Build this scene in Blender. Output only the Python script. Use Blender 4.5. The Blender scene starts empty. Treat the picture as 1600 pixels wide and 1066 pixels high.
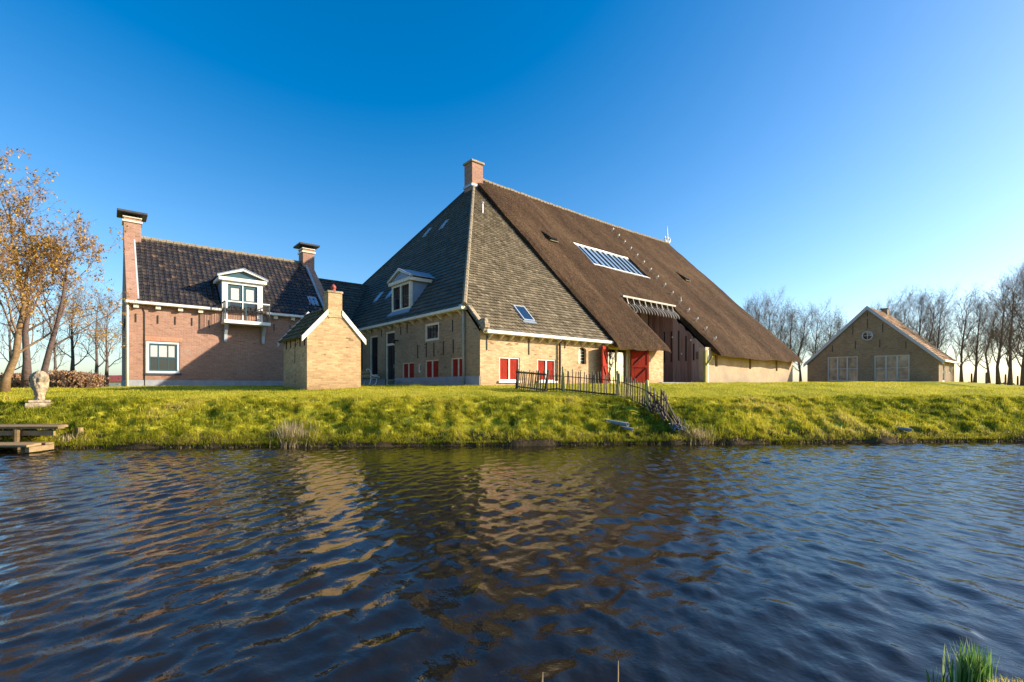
import bpy, math, random
import numpy as np
from mathutils import Vector, noise

# ------------------------------------------------------------------ camera, sky, sun, exposure
S = bpy.context.scene
COL = S.collection
PHI = math.radians(49.94)                       # angle between the view and the long side of the farm
RV = Vector((math.sin(PHI), -math.cos(PHI), 0))  # camera right on the ground
FV = Vector((math.cos(PHI), math.sin(PHI), 0))   # camera forward on the ground
CAM = Vector((-11.86, -16.16, 0.05))
cd = bpy.data.cameras.new('camera'); co = bpy.data.objects.new('camera', cd); COL.objects.link(co)
cd.sensor_width = 36; cd.lens = 16.99; cd.shift_y = 0.0437; cd.clip_start = 0.05; cd.clip_end = 8000
co.location = CAM; co.rotation_euler = (math.radians(90), 0, -math.atan2(FV.x, FV.y))
S.camera = co

SUN_AZ = math.radians(128.0)   # from +Y towards +X
SUN_EL = math.radians(23.0)
W = bpy.data.worlds.new('World'); S.world = W; W.use_nodes = True
wn = W.node_tree.nodes; wl = W.node_tree.links; wn.clear()
wo = wn.new('ShaderNodeOutputWorld'); bg = wn.new('ShaderNodeBackground'); sk = wn.new('ShaderNodeTexSky')
sk.sky_type = 'NISHITA'; sk.sun_disc = False; sk.sun_elevation = SUN_EL; sk.sun_rotation = SUN_AZ
sk.altitude = 0; sk.air_density = 1.0; sk.dust_density = 1.0; sk.ozone_density = 2.6
hs = wn.new('ShaderNodeHueSaturation'); hs.inputs['Saturation'].default_value = 1.12
sb_ = wn.new('ShaderNodeVectorMath'); sb_.operation = 'SUBTRACT'; sb_.inputs[1].default_value = (.60, .48, .25)   # takes the same air light off the whole dome
mx_ = wn.new('ShaderNodeVectorMath'); mx_.operation = 'MAXIMUM'; mx_.inputs[1].default_value = (.0, .0, .0)
wl.new(sk.outputs[0], sb_.inputs[0]); wl.new(sb_.outputs[0], mx_.inputs[0]); wl.new(mx_.outputs[0], hs.inputs['Color']); wl.new(hs.outputs[0], bg.inputs[0]); wl.new(bg.outputs[0], wo.inputs[0])
bg.inputs[1].default_value = 0.12
sl = bpy.data.lights.new('sun', 'SUN'); so = bpy.data.objects.new('sun', sl); COL.objects.link(so)
sl.energy = 5.0; sl.angle = math.radians(0.53); sl.color = (1.0, 0.86, 0.66)
to_sun = Vector((math.sin(SUN_AZ)*math.cos(SUN_EL), math.cos(SUN_AZ)*math.cos(SUN_EL), math.sin(SUN_EL)))
so.rotation_euler = to_sun.to_track_quat('Z', 'Y').to_euler(); so.location = (30, -30, 40)
S.view_settings.view_transform = 'Standard'; S.view_settings.look = 'None'
S.view_settings.exposure = 1.1; S.view_settings.gamma = 1.0; S.view_settings.use_curve_mapping = False
S.cycles.use_denoising = True
S.cycles.max_bounces = 6; S.cycles.diffuse_bounces = 3; S.cycles.glossy_bounces = 4
S.cycles.caustics_reflective = False; S.cycles.caustics_refractive = False

# ------------------------------------------------------------------ material helpers
class NT:
    def __init__(s, name):
        s.m = bpy.data.materials.new(name); s.m.use_nodes = True
        s.n = s.m.node_tree.nodes; s.l = s.m.node_tree.links
        s.b = s.n['Principled BSDF']
    def new(s, t, **k):
        n = s.n.new(t)
        for a, v in k.items(): setattr(n, a, v)
        return n
    def link(s, a, b): s.l.new(a, b)
    def inp(s, n, v, i=0):
        if isinstance(v, (int, float)): n.inputs[i].default_value = v
        else: s.l.new(v, n.inputs[i])
    def math(s, op, a, b=0.0, c=None):
        n = s.new('ShaderNodeMath', operation=op); s.inp(n, a, 0); s.inp(n, b, 1)
        if c is not None: s.inp(n, c, 2)
        return n.outputs[0]
    def coord(s): return s.new('ShaderNodeTexCoord').outputs['Object']
    def noise(s, scale, detail=4, rough=.6, vec=None, stretch=None):
        n = s.new('ShaderNodeTexNoise'); n.inputs['Scale'].default_value = scale
        n.inputs['Detail'].default_value = detail; n.inputs['Roughness'].default_value = rough
        v = vec if vec is not None else s.coord()
        if stretch is not None:
            mp = s.new('ShaderNodeMapping'); mp.inputs['Scale'].default_value = stretch
            s.link(v, mp.inputs[0]); v = mp.outputs[0]
        s.link(v, n.inputs['Vector']); return n.outputs['Fac']
    def ramp(s, fac, stops):
        r = s.new('ShaderNodeValToRGB'); e = r.color_ramp.elements
        while len(e) < len(stops): e.new(.5)
        for i, (p, c) in enumerate(stops):
            e[i].position = p; e[i].color = (*c, 1) if len(c) == 3 else c
        s.link(fac, r.inputs[0]); return r.outputs[0]
    def mix(s, fac, a, b, blend='MIX'):
        n = s.new('ShaderNodeMix', data_type='RGBA', blend_type=blend)
        for k, v in ((0, fac), (6, a), (7, b)):
            if isinstance(v, (int, float)): n.inputs[k].default_value = v
            elif isinstance(v, tuple): n.inputs[k].default_value = (*v, 1)
            else: s.link(v, n.inputs[k])
        return n.outputs[2]
    def bump(s, h, strength=.3, dist=.02):
        n = s.new('ShaderNodeBump'); n.inputs['Strength'].default_value = strength
        n.inputs['Distance'].default_value = dist; s.link(h, n.inputs['Height']); s.link(n.outputs[0], s.b.inputs['Normal'])
    def out(s, col, rough=.8, spec=.3):
        if isinstance(col, tuple): s.b.inputs['Base Color'].default_value = (*col, 1)
        else: s.link(col, s.b.inputs['Base Color'])
        if isinstance(rough, (int, float)): s.b.inputs['Roughness'].default_value = rough
        else: s.link(rough, s.b.inputs['Roughness'])
        s.b.inputs['Specular IOR Level'].default_value = spec
        return s.m
def grey(v, c): return tuple(x*v for x in c)

def mat_brick(name, c1, c2, mortar, stain, bw=.21, rh=.062, dark=(.08,.05,.03), wear=.5, bias=-.1, base=False):
    t = NT(name); co_ = t.coord()
    sp = t.new('ShaderNodeSeparateXYZ'); t.link(co_, sp.inputs[0])
    g = t.new('ShaderNodeNewGeometry'); sn = t.new('ShaderNodeSeparateXYZ'); t.link(g.outputs['True Normal'], sn.inputs[0])
    isx = t.math('GREATER_THAN', t.math('ABSOLUTE', sn.outputs[0]), .7)
    u = t.math('ADD', t.math('MULTIPLY', sp.outputs[1], isx), t.math('MULTIPLY', sp.outputs[0], t.math('SUBTRACT', 1, isx)))
    cb = t.new('ShaderNodeCombineXYZ'); t.link(u, cb.inputs[0]); t.link(sp.outputs[2], cb.inputs[1])
    w = t.noise(3.0, 2, .5, cb.outputs[0])
    wv = t.new('ShaderNodeVectorMath', operation='ADD'); t.link(cb.outputs[0], wv.inputs[0])
    cw = t.new('ShaderNodeCombineXYZ'); t.link(t.math('MULTIPLY', t.math('SUBTRACT', w, .5), .03), cw.inputs[1]); t.link(cw.outputs[0], wv.inputs[1])
    br = t.new('ShaderNodeTexBrick'); t.link(wv.outputs[0], br.inputs[0])
    br.inputs['Color1'].default_value = (*c1, 1); br.inputs['Color2'].default_value = (*c2, 1); br.inputs['Mortar'].default_value = (*mortar, 1)
    br.inputs['Scale'].default_value = 1; br.inputs['Mortar Size'].default_value = .006; br.inputs['Mortar Smooth'].default_value = .3
    br.inputs['Bias'].default_value = bias; br.inputs['Brick Width'].default_value = bw; br.inputs['Row Height'].default_value = rh
    # odd dark bricks
    wn_ = t.new('ShaderNodeTexBrick'); t.link(wv.outputs[0], wn_.inputs[0])
    wn_.inputs['Color1'].default_value = (0,0,0,1); wn_.inputs['Color2'].default_value = (1,1,1,1); wn_.inputs['Mortar'].default_value = (0,0,0,1)
    wn_.inputs['Scale'].default_value = 1; wn_.inputs['Mortar Size'].default_value = .004; wn_.inputs['Brick Width'].default_value = bw; wn_.inputs['Row Height'].default_value = rh
    wn_.inputs['Bias'].default_value = -.35; wn_.offset_frequency = 3
    dk = t.math('MULTIPLY', t.math('GREATER_THAN', t.math('ADD', wn_.outputs['Color'], t.noise(1.4, 5, .7)), 1.16), wear)
    col = t.mix(dk, br.outputs['Color'], dark)
    if base:        # old damp and dirt marks near the ground, patchy repointing
        mr = t.new('ShaderNodeMapRange'); mr.inputs['From Min'].default_value = -.1; mr.inputs['From Max'].default_value = .75; mr.inputs['To Min'].default_value = .55; mr.inputs['To Max'].default_value = 0
        t.link(t.math('ADD', sp.outputs[2], t.math('MULTIPLY', t.math('SUBTRACT', t.noise(1.3, 6, .7), .5), 1.1)), mr.inputs[0])
        col = t.mix(mr.outputs[0], col, grey(.55, c2))
        rp = t.ramp(t.noise(.9, 5, .7, None, (1, 1, 1.7)), [(.56, (0,0,0)), (.62, (1,1,1))])
        col = t.mix(t.math('MULTIPLY', rp, .35), col, mortar)
    st = t.ramp(t.noise(.55, 7, .65), [(.36, (0,0,0)), (.68, (1,1,1))])
    col = t.mix(t.math('MULTIPLY', st, .55), col, stain)
    col = t.mix(.35, col, t.ramp(t.noise(9, 4, .7), [(.25, (.25,.25,.25)), (.75, (.8,.8,.8))]), 'OVERLAY')
    t.bump(t.math('ADD', br.outputs['Fac'], t.math('MULTIPLY', t.noise(25, 3), -.6)), .45, -.012)
    return t.out(col, .9, .2)

def mat_plain(name, c, rough=.6, spec=.35, var=.25, scale=6, bump=.15):
    t = NT(name); n = t.noise(scale, 5, .65)
    col = t.mix(1.0, c, t.ramp(n, [(.25, (1-var,)*3), (.75, (1+var*.5,)*3)]), 'MULTIPLY')
    if bump: t.bump(t.noise(scale*6, 3), bump, .01)
    return t.out(col, rough, spec)

def mat_wood(name, c1, c2, axis=2, rough=.75, scale=7):
    t = NT(name); st = [1, 1, 1]; st[axis] = .06
    oi = t.new('ShaderNodeObjectInfo')
    n = t.noise(scale, 6, .7, None, tuple(st)); n2 = t.noise(scale*5, 3, .6, None, tuple(st))
    f = t.math('ADD', t.math('MULTIPLY', n, .8), t.math('MULTIPLY', t.math('SUBTRACT', oi.outputs['Random'], .5), .5))
    col = t.ramp(f, [(.15, c1), (.65, c2)])
    col = t.mix(.4, col, t.ramp(n2, [(.3, (.4,.4,.4)), (.7, (.75,.75,.75))]), 'OVERLAY')
    t.bump(n2, .4, .01); return t.out(col, rough, .25)

def mat_tile(name, stops, rough=.6, spec=.4, lichen=None, lamt=.4):
    t = NT(name); a = t.new('ShaderNodeAttribute', attribute_name='tint')
    f = t.math('ADD', t.math('MULTIPLY', a.outputs['Fac'], .75), t.math('MULTIPLY', t.noise(.7, 5, .6), .3))
    col = t.ramp(f, stops)
    if lichen: col = t.mix(t.math('MULTIPLY', t.ramp(t.noise(5, 6, .75), [(.45, (0,0,0)), (.7, (1,1,1))]), lamt), col, lichen)
    t.bump(t.noise(30, 4, .7), .3, .01)
    return t.out(col, t.math('ADD', t.math('MULTIPLY', t.noise(3, 3), .3), rough-.15), spec)

M = {}
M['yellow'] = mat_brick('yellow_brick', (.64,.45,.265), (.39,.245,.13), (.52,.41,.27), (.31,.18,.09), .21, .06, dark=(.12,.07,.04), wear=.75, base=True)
M['bake'] = mat_brick('mottled_bakehouse_brick', (.58,.41,.215), (.35,.225,.115), (.46,.355,.23), (.27,.155,.08), .21, .06, dark=(.11,.065,.035), wear=.8, base=True)
M['yellowdark'] = mat_brick('shaded_weathered_brick', (.42,.29,.165), (.28,.185,.105), (.37,.30,.21), (.20,.13,.08), .20, .055, wear=.75, base=True)  # yellow brick again, with the shade of the left face in its colour
M['red'] = mat_brick('pink_brown_brick', (.39,.215,.15), (.28,.15,.105), (.40,.315,.25), (.27,.15,.105), .22, .065, dark=(.13,.065,.055), wear=.6, base=True)
M['farm'] = mat_brick('old_brown_brick', (.33,.25,.15), (.24,.16,.10), (.30,.25,.18), (.16,.11,.08), .21, .06, wear=.6)
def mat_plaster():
    t = NT('limewash_painted_shadow'); n = t.noise(1.3, 6, .65); n2 = t.noise(.45, 5, .6, None, (1, 1, 2.2)); sp = t.new('ShaderNodeSeparateXYZ'); t.link(t.coord(), sp.inputs[0])
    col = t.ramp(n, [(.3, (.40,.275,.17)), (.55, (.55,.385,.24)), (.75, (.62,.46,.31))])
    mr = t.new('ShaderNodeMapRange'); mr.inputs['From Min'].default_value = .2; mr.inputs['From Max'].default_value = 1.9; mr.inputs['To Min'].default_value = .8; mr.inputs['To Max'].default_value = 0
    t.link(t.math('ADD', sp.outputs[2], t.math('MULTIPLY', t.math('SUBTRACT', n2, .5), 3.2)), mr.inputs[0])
    col = t.mix(mr.outputs[0], col, (.27,.235,.20))       # grey patches low down, painted in for a cast shadow
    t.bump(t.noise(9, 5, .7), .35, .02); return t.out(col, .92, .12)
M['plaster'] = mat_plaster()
M['plinth'] = mat_plain('grey_plinth_render', (.30,.31,.35), .85, .2, .25, 3)
M['white'] = mat_plain('white_paint', (.80,.77,.70), .5, .4, .12, 5, .05)
M['cream'] = mat_plain('cream_paint', (.70,.62,.46), .55, .4, .15, 5, .05)
M['greypaint'] = mat_plain('blue_grey_paint', (.42,.46,.52), .5, .4, .15, 5, .05)
M['teal'] = mat_plain('dark_teal_paint', (.035,.085,.10), .35, .5, .15, 5, .03)
M['black'] = mat_plain('black_paint', (.015,.017,.018), .35, .5, .2, 5, .03)
M['redpaint'] = mat_plain('red_paint', (.31,.026,.012), .8, .1, .4, 3, .2)
M['darkred'] = mat_plain('weathered_red_paint', (.30,.022,.012), .7, .15, .3, 4, .1)
M['iron'] = mat_plain('black_iron', (.03,.028,.028), .6, .4, .3, 8)
M['greypipe'] = mat_plain('grey_plastic_pipe', (.20,.23,.27), .6, .3, .3, 6)
M['zinc'] = mat_plain('zinc', (.36,.40,.45), .4, .5, .2, 4, .05)
M['lead'] = mat_plain('lead_sheet', (.20,.26,.34), .5, .45, .25, 4, .1)
M['stone'] = mat_plain('weathered_stone', (.42,.335,.225), .9, .15, .8, 9, .9)
M['ridge'] = mat_plain('pale_ridge_mortar', (.27,.225,.155), .9, .2, .4, 8, .5)
M['terracotta'] = mat_plain('terracotta', (.33,.075,.05), .6, .3, .25, 8)
M['slab'] = mat_plain('dark_stone_slab', (.06,.06,.07), .7, .35, .3, 4)
M['deck'] = mat_plain('roof_underlay', (.025,.025,.028), .9, .1, .2, 2)
M['slate'] = mat_tile('grey_lichen_roof_tile', [(.0,(.055,.046,.033)), (.45,(.14,.112,.074)), (1,(.29,.24,.165))], .85, .2, (.26,.22,.11), .3)
M['slatedark'] = mat_tile('shaded_roof_tile', [(.1,(.045,.045,.042)), (.5,(.075,.072,.062)), (.9,(.12,.11,.085))], .7, .3, (.10,.115,.04), .45)  # same tiles as slate, darkened to carry the left slope's shade
M['pantile'] = mat_tile('black_glazed_pantile', [(.1,(.018,.016,.019)), (.55,(.034,.030,.032)), (.74,(.085,.062,.048)), (.95,(.19,.10,.055))], .42, .6, (.16,.13,.07), .25)
M['orange'] = mat_tile('orange_roof_tile', [(.1,(.20,.11,.06)), (.5,(.31,.18,.10)), (.9,(.42,.27,.16))], .8, .25, (.30,.27,.12), .35)
M['moss'] = mat_tile('mossy_roof_tile', [(.1,(.05,.045,.03)), (.5,(.10,.085,.05)), (.9,(.17,.14,.08))], .85, .2, (.14,.15,.03), .6)
M['planks'] = mat_wood('weathered_red_brown_planks', (.25,.125,.085), (.48,.31,.235))
M['greywood'] = mat_wood('silver_grey_wood', (.30,.27,.225), (.55,.50,.43), 1)
M['fencewood'] = mat_wood('split_chestnut_wood', (.05,.035,.025), (.15,.11,.075))
M['jettywood'] = mat_wood('jetty_wood', (.12,.08,.035), (.33,.23,.12), 0)
M['yellowwood'] = mat_wood('mossy_yellow_post', (.30,.26,.07), (.5,.42,.16))
M['benchwood'] = mat_wood('bench_wood', (.20,.15,.08), (.40,.31,.17), 1)

def mat_glass(name, ior=1.75, c=(.012,.016,.02), rough=.02):
    t = NT(name); t.b.inputs['IOR'].default_value = ior
    t.bump(t.noise(1.6, 2), .06, .02)
    m = t.out(c, rough, .5); return m
M['glass'] = mat_glass('window_glass')
M['mirror'] = mat_glass('coated_glass', 3.4)
M['skyglass'] = mat_glass('sky_tinted_skylight_glass', 2.2, (.20,.31,.47), .06)  # blue base colour paints in the reflected sky
M['dullwhite'] = mat_plain('dull_white_paint', (.50,.49,.46), .6, .3, .2, 4, .05)
M['palepane'] = mat_plain('pane_curtain_and_reflection', (.42,.32,.22), .12, .6, .7, 1.6, 0)  # mottled tone puts both curtains and reflections into the pane colour
M['curtain'] = mat_plain('white_curtain', (.50,.51,.50), .8, .2, .15, 6)

def mat_thatch():
    t = NT('brown_reed_thatch')
    n1 = t.noise(.5, 6, .6, None, (1, .3, .3)); n2 = t.noise(4.5, 6, .8, None, (1.2, .6, .6)); n3 = t.noise(11, 6, .9, None, (1, .75, .75))
    col = t.ramp(n1, [(.3, (.036,.020,.010)), (.5, (.058,.034,.018)), (.7, (.090,.055,.029))])
    col = t.mix(.7, col, t.ramp(n2, [(.3, (.15,.15,.15)), (.7, (.88,.88,.88))]), 'OVERLAY')
    col = t.mix(.9, col, t.ramp(n3, [(.36, (.06,.06,.06)), (.64, (.97,.97,.97))]), 'OVERLAY')
    stk = t.ramp(t.noise(1.1, 4, .6, None, (1.6, .07, .07)), [(.60, (0,0,0)), (.72, (1,1,1))])
    col = t.mix(t.math('MULTIPLY', stk, .3), col, (.15,.10,.06))
    mo = t.ramp(t.noise(.8, 6, .75), [(.62, (0,0,0)), (.75, (1,1,1))])
    col = t.mix(t.math('MULTIPLY', mo, .5), col, (.085,.075,.028))
    t.bump(t.math('ADD', n3, t.math('MULTIPLY', n2, 1.2)), .9, .06)
    return t.out(col, .95, .1)
M['thatch'] = mat_thatch()

def mat_grass(name, stops, trans=.45):
    t = NT(name); a = t.new('ShaderNodeAttribute', attribute_name='tint')
    col = t.ramp(a.outputs['Fac'], stops); m = t.out(col, .6, .25)
    tr = t.new('ShaderNodeBsdfTranslucent'); t.link(col, tr.inputs[0])
    mx = t.new('ShaderNodeMixShader'); mx.inputs[0].default_value = trans
    t.link(t.b.outputs[0], mx.inputs[1]); t.link(tr.outputs[0], mx.inputs[2]); t.link(mx.outputs[0], t.n['Material Output'].inputs[0])
    return m
GRASS = [(0, (.06,.085,.008)), (.3, (.275,.295,.016)), (.55, (.54,.48,.033)), (.8, (.58,.49,.09)), (1, (.63,.52,.26))]
M['grass'] = mat_grass('grass_blades', GRASS)
M['straw'] = mat_grass('dry_straw', [(0, (.22,.15,.07)), (.5, (.42,.32,.17)), (1, (.62,.50,.32))])
M['leaf'] = mat_grass('autumn_leaf', [(0, (.16,.08,.015)), (.5, (.45,.25,.04)), (1, (.60,.40,.09))], .4)
M['tuft'] = mat_grass('bulb_leaf', [(0, (.05,.13,.025)), (.5, (.14,.29,.04)), (1, (.46,.50,.26))], .3)

def mat_ground():
    t = NT('turf'); n = t.noise(1.1, 7, .65); n2 = t.noise(14, 4, .7)
    col = t.ramp(n, [(.3, (.17,.18,.012)), (.5, (.35,.32,.024)), (.72, (.46,.40,.05))])
    col = t.mix(.5, col, t.ramp(n2, [(.3, (.25,.25,.25)), (.7, (.75,.75,.75))]), 'OVERLAY')
    sp = t.new('ShaderNodeSeparateXYZ'); t.link(t.coord(), sp.inputs[0])
    mud = t.ramp(t.math('ADD', sp.outputs[2], t.math('MULTIPLY', n2, .25)), [(0, (1,1,1)), (1, (0,0,0))])
    # bare earth only in the band just above the waterline
    mr = t.new('ShaderNodeMapRange'); mr.inputs['From Min'].default_value = -1.42; mr.inputs['From Max'].default_value = -1.22; mr.inputs['To Min'].default_value = 1; mr.inputs['To Max'].default_value = 0
    t.link(t.math('SUBTRACT', sp.outputs[2], t.math('MULTIPLY', n2, .2)), mr.inputs[0])
    col = t.mix(mr.outputs[0], col, (.07,.05,.025))
    t.bump(t.math('ADD', n2, n), .8, .06); return t.out(col, .95, .1)
M['ground'] = mat_ground()
M['bark_light'] = mat_plain('sunlit_alder_bark', (.23,.15,.08), .9, .15, .5, 9, .6)
M['bark_dark'] = mat_plain('dark_bark', (.12,.085,.075), .9, .15, .5, 9, .6)
M['twig'] = mat_plain('twig_bark', (.25,.145,.07), .9, .1, .4, 9, 0)
M['twig_grey'] = mat_plain('grey_brown_twig_bark', (.20,.145,.105), .9, .1, .4, 9, 0)
M['bark_grey'] = mat_plain('grey_brown_bark', (.15,.11,.09), .9, .15, .5, 6, .5)
M['hedge'] = mat_grass('dry_beech_leaf', [(0, (.16,.08,.04)), (.5, (.34,.20,.11)), (1, (.50,.34,.20))], .3)

def mat_water():
    t = NT('canal_water'); co_ = t.coord()
    t.b.inputs['IOR'].default_value = 1.40
    n1 = t.noise(14, 3, .6, co_, (1, .6, 1)); n2 = t.noise(40, 3, .6, co_, (1, .7, 1))
    t.bump(t.math('ADD', n1, t.math('MULTIPLY', n2, .2)), .14, .03)
    return t.out((.010,.008,.005), .0, .5)
M['water'] = mat_water()

# ------------------------------------------------------------------ mesh builder and scene tree
ORG = {}
class MB:
    def __init__(s): s.v = []; s.f = []; s.tint = []
    def add(s, vs, fs, tint=None):
        b = len(s.v); s.v += [tuple(x) for x in vs]; s.f += [tuple(b+i for i in f) for f in fs]
        if tint is not None: s.tint += [tint]*len(vs)
    def box(s, x0, x1, y0, y1, z0, z1, tint=None):
        v = [(x0,y0,z0),(x1,y0,z0),(x1,y1,z0),(x0,y1,z0),(x0,y0,z1),(x1,y0,z1),(x1,y1,z1),(x0,y1,z1)]
        s.add(v, [(0,3,2,1),(4,5,6,7),(0,1,5,4),(1,2,6,5),(2,3,7,6),(3,0,4,7)], tint)
    def fb(s, face, c, u0, u1, n0, n1, z0, z1):     # box on a wall: n is outward
        if face == 'Y': s.box(u0, u1, c-n1, c-n0, z0, z1)
        else: s.box(c-n1, c-n0, u0, u1, z0, z1)
    def hexa(s, bot, top): s.add(list(bot)+list(top), [(3,2,1,0),(4,5,6,7),(0,1,5,4),(1,2,6,5),(2,3,7,6),(3,0,4,7)])
    def bar(s, p, q, w, h, up=(0,0,1)):             # rectangular bar between two points
        p = Vector(p); q = Vector(q); d = (q-p).normalized(); u = Vector(up)
        a = d.cross(u)
        if a.length < 1e-4: a = d.cross(Vector((1,0,0)))
        a.normalize(); b = a.cross(d).normalized(); a *= w/2; b *= h/2
        s.hexa([p-a-b, p+a-b, p+a+b, p-a+b], [q-a-b, q+a-b, q+a+b, q-a+b])
    def prism(s, poly, off):                        # poly: list of 3d points, off: extrusion vector
        n = len(poly); off = Vector(off); v = [Vector(p) for p in poly]; v += [p+off for p in v]
        s.add(v, [tuple(range(n))[::-1], tuple(range(n, 2*n))] + [(i, (i+1) % n, n+(i+1) % n, n+i) for i in range(n)])
    def tube(s, pts, rad, n=6, cap=True, tint=None):
        pts = [Vector(p) for p in pts]; b = len(s.v); k = len(pts)
        ref = Vector((0,0,1)); prev = None
        for i, p in enumerate(pts):
            d = (pts[min(i+1, k-1)]-pts[max(i-1, 0)])
            d = d.normalized() if d.length > 1e-9 else Vector((0,0,1))
            a = prev - d*prev.dot(d) if prev else d.cross(Vector((.3,.9,.2)))
            if a.length < 1e-5: a = d.cross(Vector((1,0,0)))
            a.normalize(); prev = a; c = d.cross(a); r = rad[i] if hasattr(rad, '__len__') else rad
            for j in range(n):
                t = 2*math.pi*j/n; s.v.append(tuple(p + a*(r*math.cos(t)) + c*(r*math.sin(t))))
        for i in range(k-1):
            for j in range(n):
                j2 = (j+1) % n; s.f.append((b+i*n+j, b+i*n+j2, b+(i+1)*n+j2, b+(i+1)*n+j))
        if cap:
            s.f.append(tuple(b+j for j in range(n))[::-1]); s.f.append(tuple(b+(k-1)*n+j for j in range(n)))
        if tint is not None: s.tint += [tint]*(k*n)
    def lathe(s, c, prof, n=16):
        b = len(s.v); c = Vector(c)
        for (r, z) in prof:
            for j in range(n):
                t = 2*math.pi*j/n; s.v.append((c.x+r*math.cos(t), c.y+r*math.sin(t), c.z+z))
        for i in range(len(prof)-1):
            for j in range(n):
                j2 = (j+1) % n; s.f.append((b+i*n+j, b+i*n+j2, b+(i+1)*n+j2, b+(i+1)*n+j))
        s.f.append(tuple(b+j for j in range(n))[::-1]); s.f.append(tuple(b+(len(prof)-1)*n+j for j in range(n)))
    def build(s, name, mat, parent=None, smooth=False, bevel=0):
        o_ = ORG.get(parent.name, Vector((0,0,0))) if parent else Vector((0,0,0))
        me = bpy.data.meshes.new(name)
        me.from_pydata([(x-o_.x, y-o_.y, z-o_.z) for x, y, z in s.v], [], s.f)
        me.materials.append(M[mat] if isinstance(mat, str) else mat)
        if s.tint:
            a = me.attributes.new('tint', 'FLOAT', 'POINT'); a.data.foreach_set('value', s.tint)
        if smooth: me.polygons.foreach_set('use_smooth', [True]*len(me.polygons))
        me.update()
        o = bpy.data.objects.new(name, me); COL.objects.link(o)
        if parent: o.parent = parent
        ORG[o.name] = o_
        if bevel:
            m = o.modifiers.new('bevel', 'BEVEL'); m.width = bevel; m.segments = 1; m.limit_method = 'ANGLE'
        return o
def fast_mesh(name, V, tris=None, quads=None, mat=None, parent=None, tint=None, smooth=False):
    me = bpy.data.meshes.new(name); n = len(V); me.vertices.add(n)
    me.vertices.foreach_set('co', np.ascontiguousarray(V, dtype=np.float32).ravel())
    idx = []; sizes = []
    if quads is not None and len(quads): idx.append(np.asarray(quads).ravel()); sizes.append(np.full(len(quads), 4))
    if tris is not None and len(tris): idx.append(np.asarray(tris).ravel()); sizes.append(np.full(len(tris), 3))
    idx = np.concatenate(idx).astype(np.int32); sizes = np.concatenate(sizes).astype(np.int32)
    me.loops.add(len(idx)); me.loops.foreach_set('vertex_index', idx)
    me.polygons.add(len(sizes)); st = np.concatenate([[0], np.cumsum(sizes)[:-1]]).astype(np.int32)
    me.polygons.foreach_set('loop_start', st); me.polygons.foreach_set('loop_total', sizes)
    if smooth: me.polygons.foreach_set('use_smooth', np.ones(len(sizes), dtype=bool))
    if tint is not None:
        a = me.attributes.new('tint', 'FLOAT', 'POINT'); a.data.foreach_set('value', np.ascontiguousarray(tint, dtype=np.float32))
    me.update(calc_edges=True)
    if mat: me.materials.append(M[mat] if isinstance(mat, str) else mat)
    o = bpy.data.objects.new(name, me); COL.objects.link(o)
    if parent: o.parent = parent
    return o
def thing(name, loc, label, cat, group=None, rz=0):
    o = bpy.data.objects.new(name, None); COL.objects.link(o); o.location = loc; o.rotation_euler = (0,0,rz)
    o.empty_display_size = .3; ORG[o.name] = Vector(loc)
    tag(o, label, cat, group); return o
def tag(o, label=None, cat=None, group=None, kind=None):
    if label: o['label'] = label
    if cat: o['category'] = cat
    if group: o['group'] = group
    if kind: o['kind'] = kind
    return o
def copy_tree(o, parent=None):
    c = o.copy(); COL.objects.link(c)
    if parent: c.parent = parent
    for ch in list(o.children): copy_tree(ch, c)
    return c

# ------------------------------------------------------------------ ground and water
def ld(l, d): return (CAM.x+l*RV.x+d*FV.x, CAM.y+l*RV.y+d*FV.y)
WATER_Z = -1.55
PS = np.array([-3,-.25,0,.12,.6,1.3,2.0,2.7,3.6,5.0,7.0,9,400]); PZ = np.array([-2.6,-2.0,-1.62,-1.42,-1.2,-.93,-.68,-.47,-.33,-.15,.03,.06,.06])
def wiggle(l): return .10*np.sin(l*1.3+.6)+.06*np.sin(l*3.1)+.04*np.sin(l*7.3+1)
def terrain(l, d):
    l = np.asarray(l, float); d = np.asarray(d, float)
    s = d-(12.88+.064*np.clip(l, -30, 40)) + wiggle(l)*np.exp(-np.clip(np.abs(d-13.2), 0, 9)/1.5)
    x = CAM.x+l*RV.x+d*FV.x; z = np.interp(s, PS, PZ); t = np.clip((s-3)/5, 0, 1); t = t*t*(3-2*t)
    z = z+t*.0085*np.clip(x, -25, 38)
    y_ = CAM.y+l*RV.y+d*FV.y; a_ = np.clip((-9.3-y_)/3.5, 0, 1); b_ = np.clip((x-10)/16, 0, 1); z = z-.5*a_*a_*(3-2*a_)*b_*b_*(3-2*b_)*t
    far = np.clip((d-55)/60, 0, 1); z = z*(1-far)-.42*far
    return z
def ground_z(x, y):
    q = Vector((x, y, 0))-Vector((CAM.x, CAM.y, 0)); return float(terrain(q.dot(RV), q.dot(FV)))
def vnoise(L, D, scale, seed):      # smooth value noise with numpy
    rg = np.random.RandomState(seed); T = rg.rand(256, 256)
    a = L*scale; b = D*scale; i = np.floor(a).astype(int); j = np.floor(b).astype(int); u = a-i; v = b-j
    u = u*u*(3-2*u); v = v*v*(3-2*v)
    g = lambda p, q: T[p % 256, q % 256]
    return (g(i,j)*(1-u)+g(i+1,j)*u)*(1-v)+(g(i,j+1)*(1-u)+g(i+1,j+1)*u)*v
def grid_faces(nl, nd):
    i, j = np.meshgrid(np.arange(nl-1), np.arange(nd-1), indexing='ij'); a = (i*nd+j).ravel()
    return np.stack([a, a+nd, a+nd+1, a+1], 1)
def tussock(L, D):
    return .38*vnoise(L, D, 1.9, 1)+.42*vnoise(L, D, 4.0, 2)+.20*vnoise(L, D, 8.5, 3)
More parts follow.
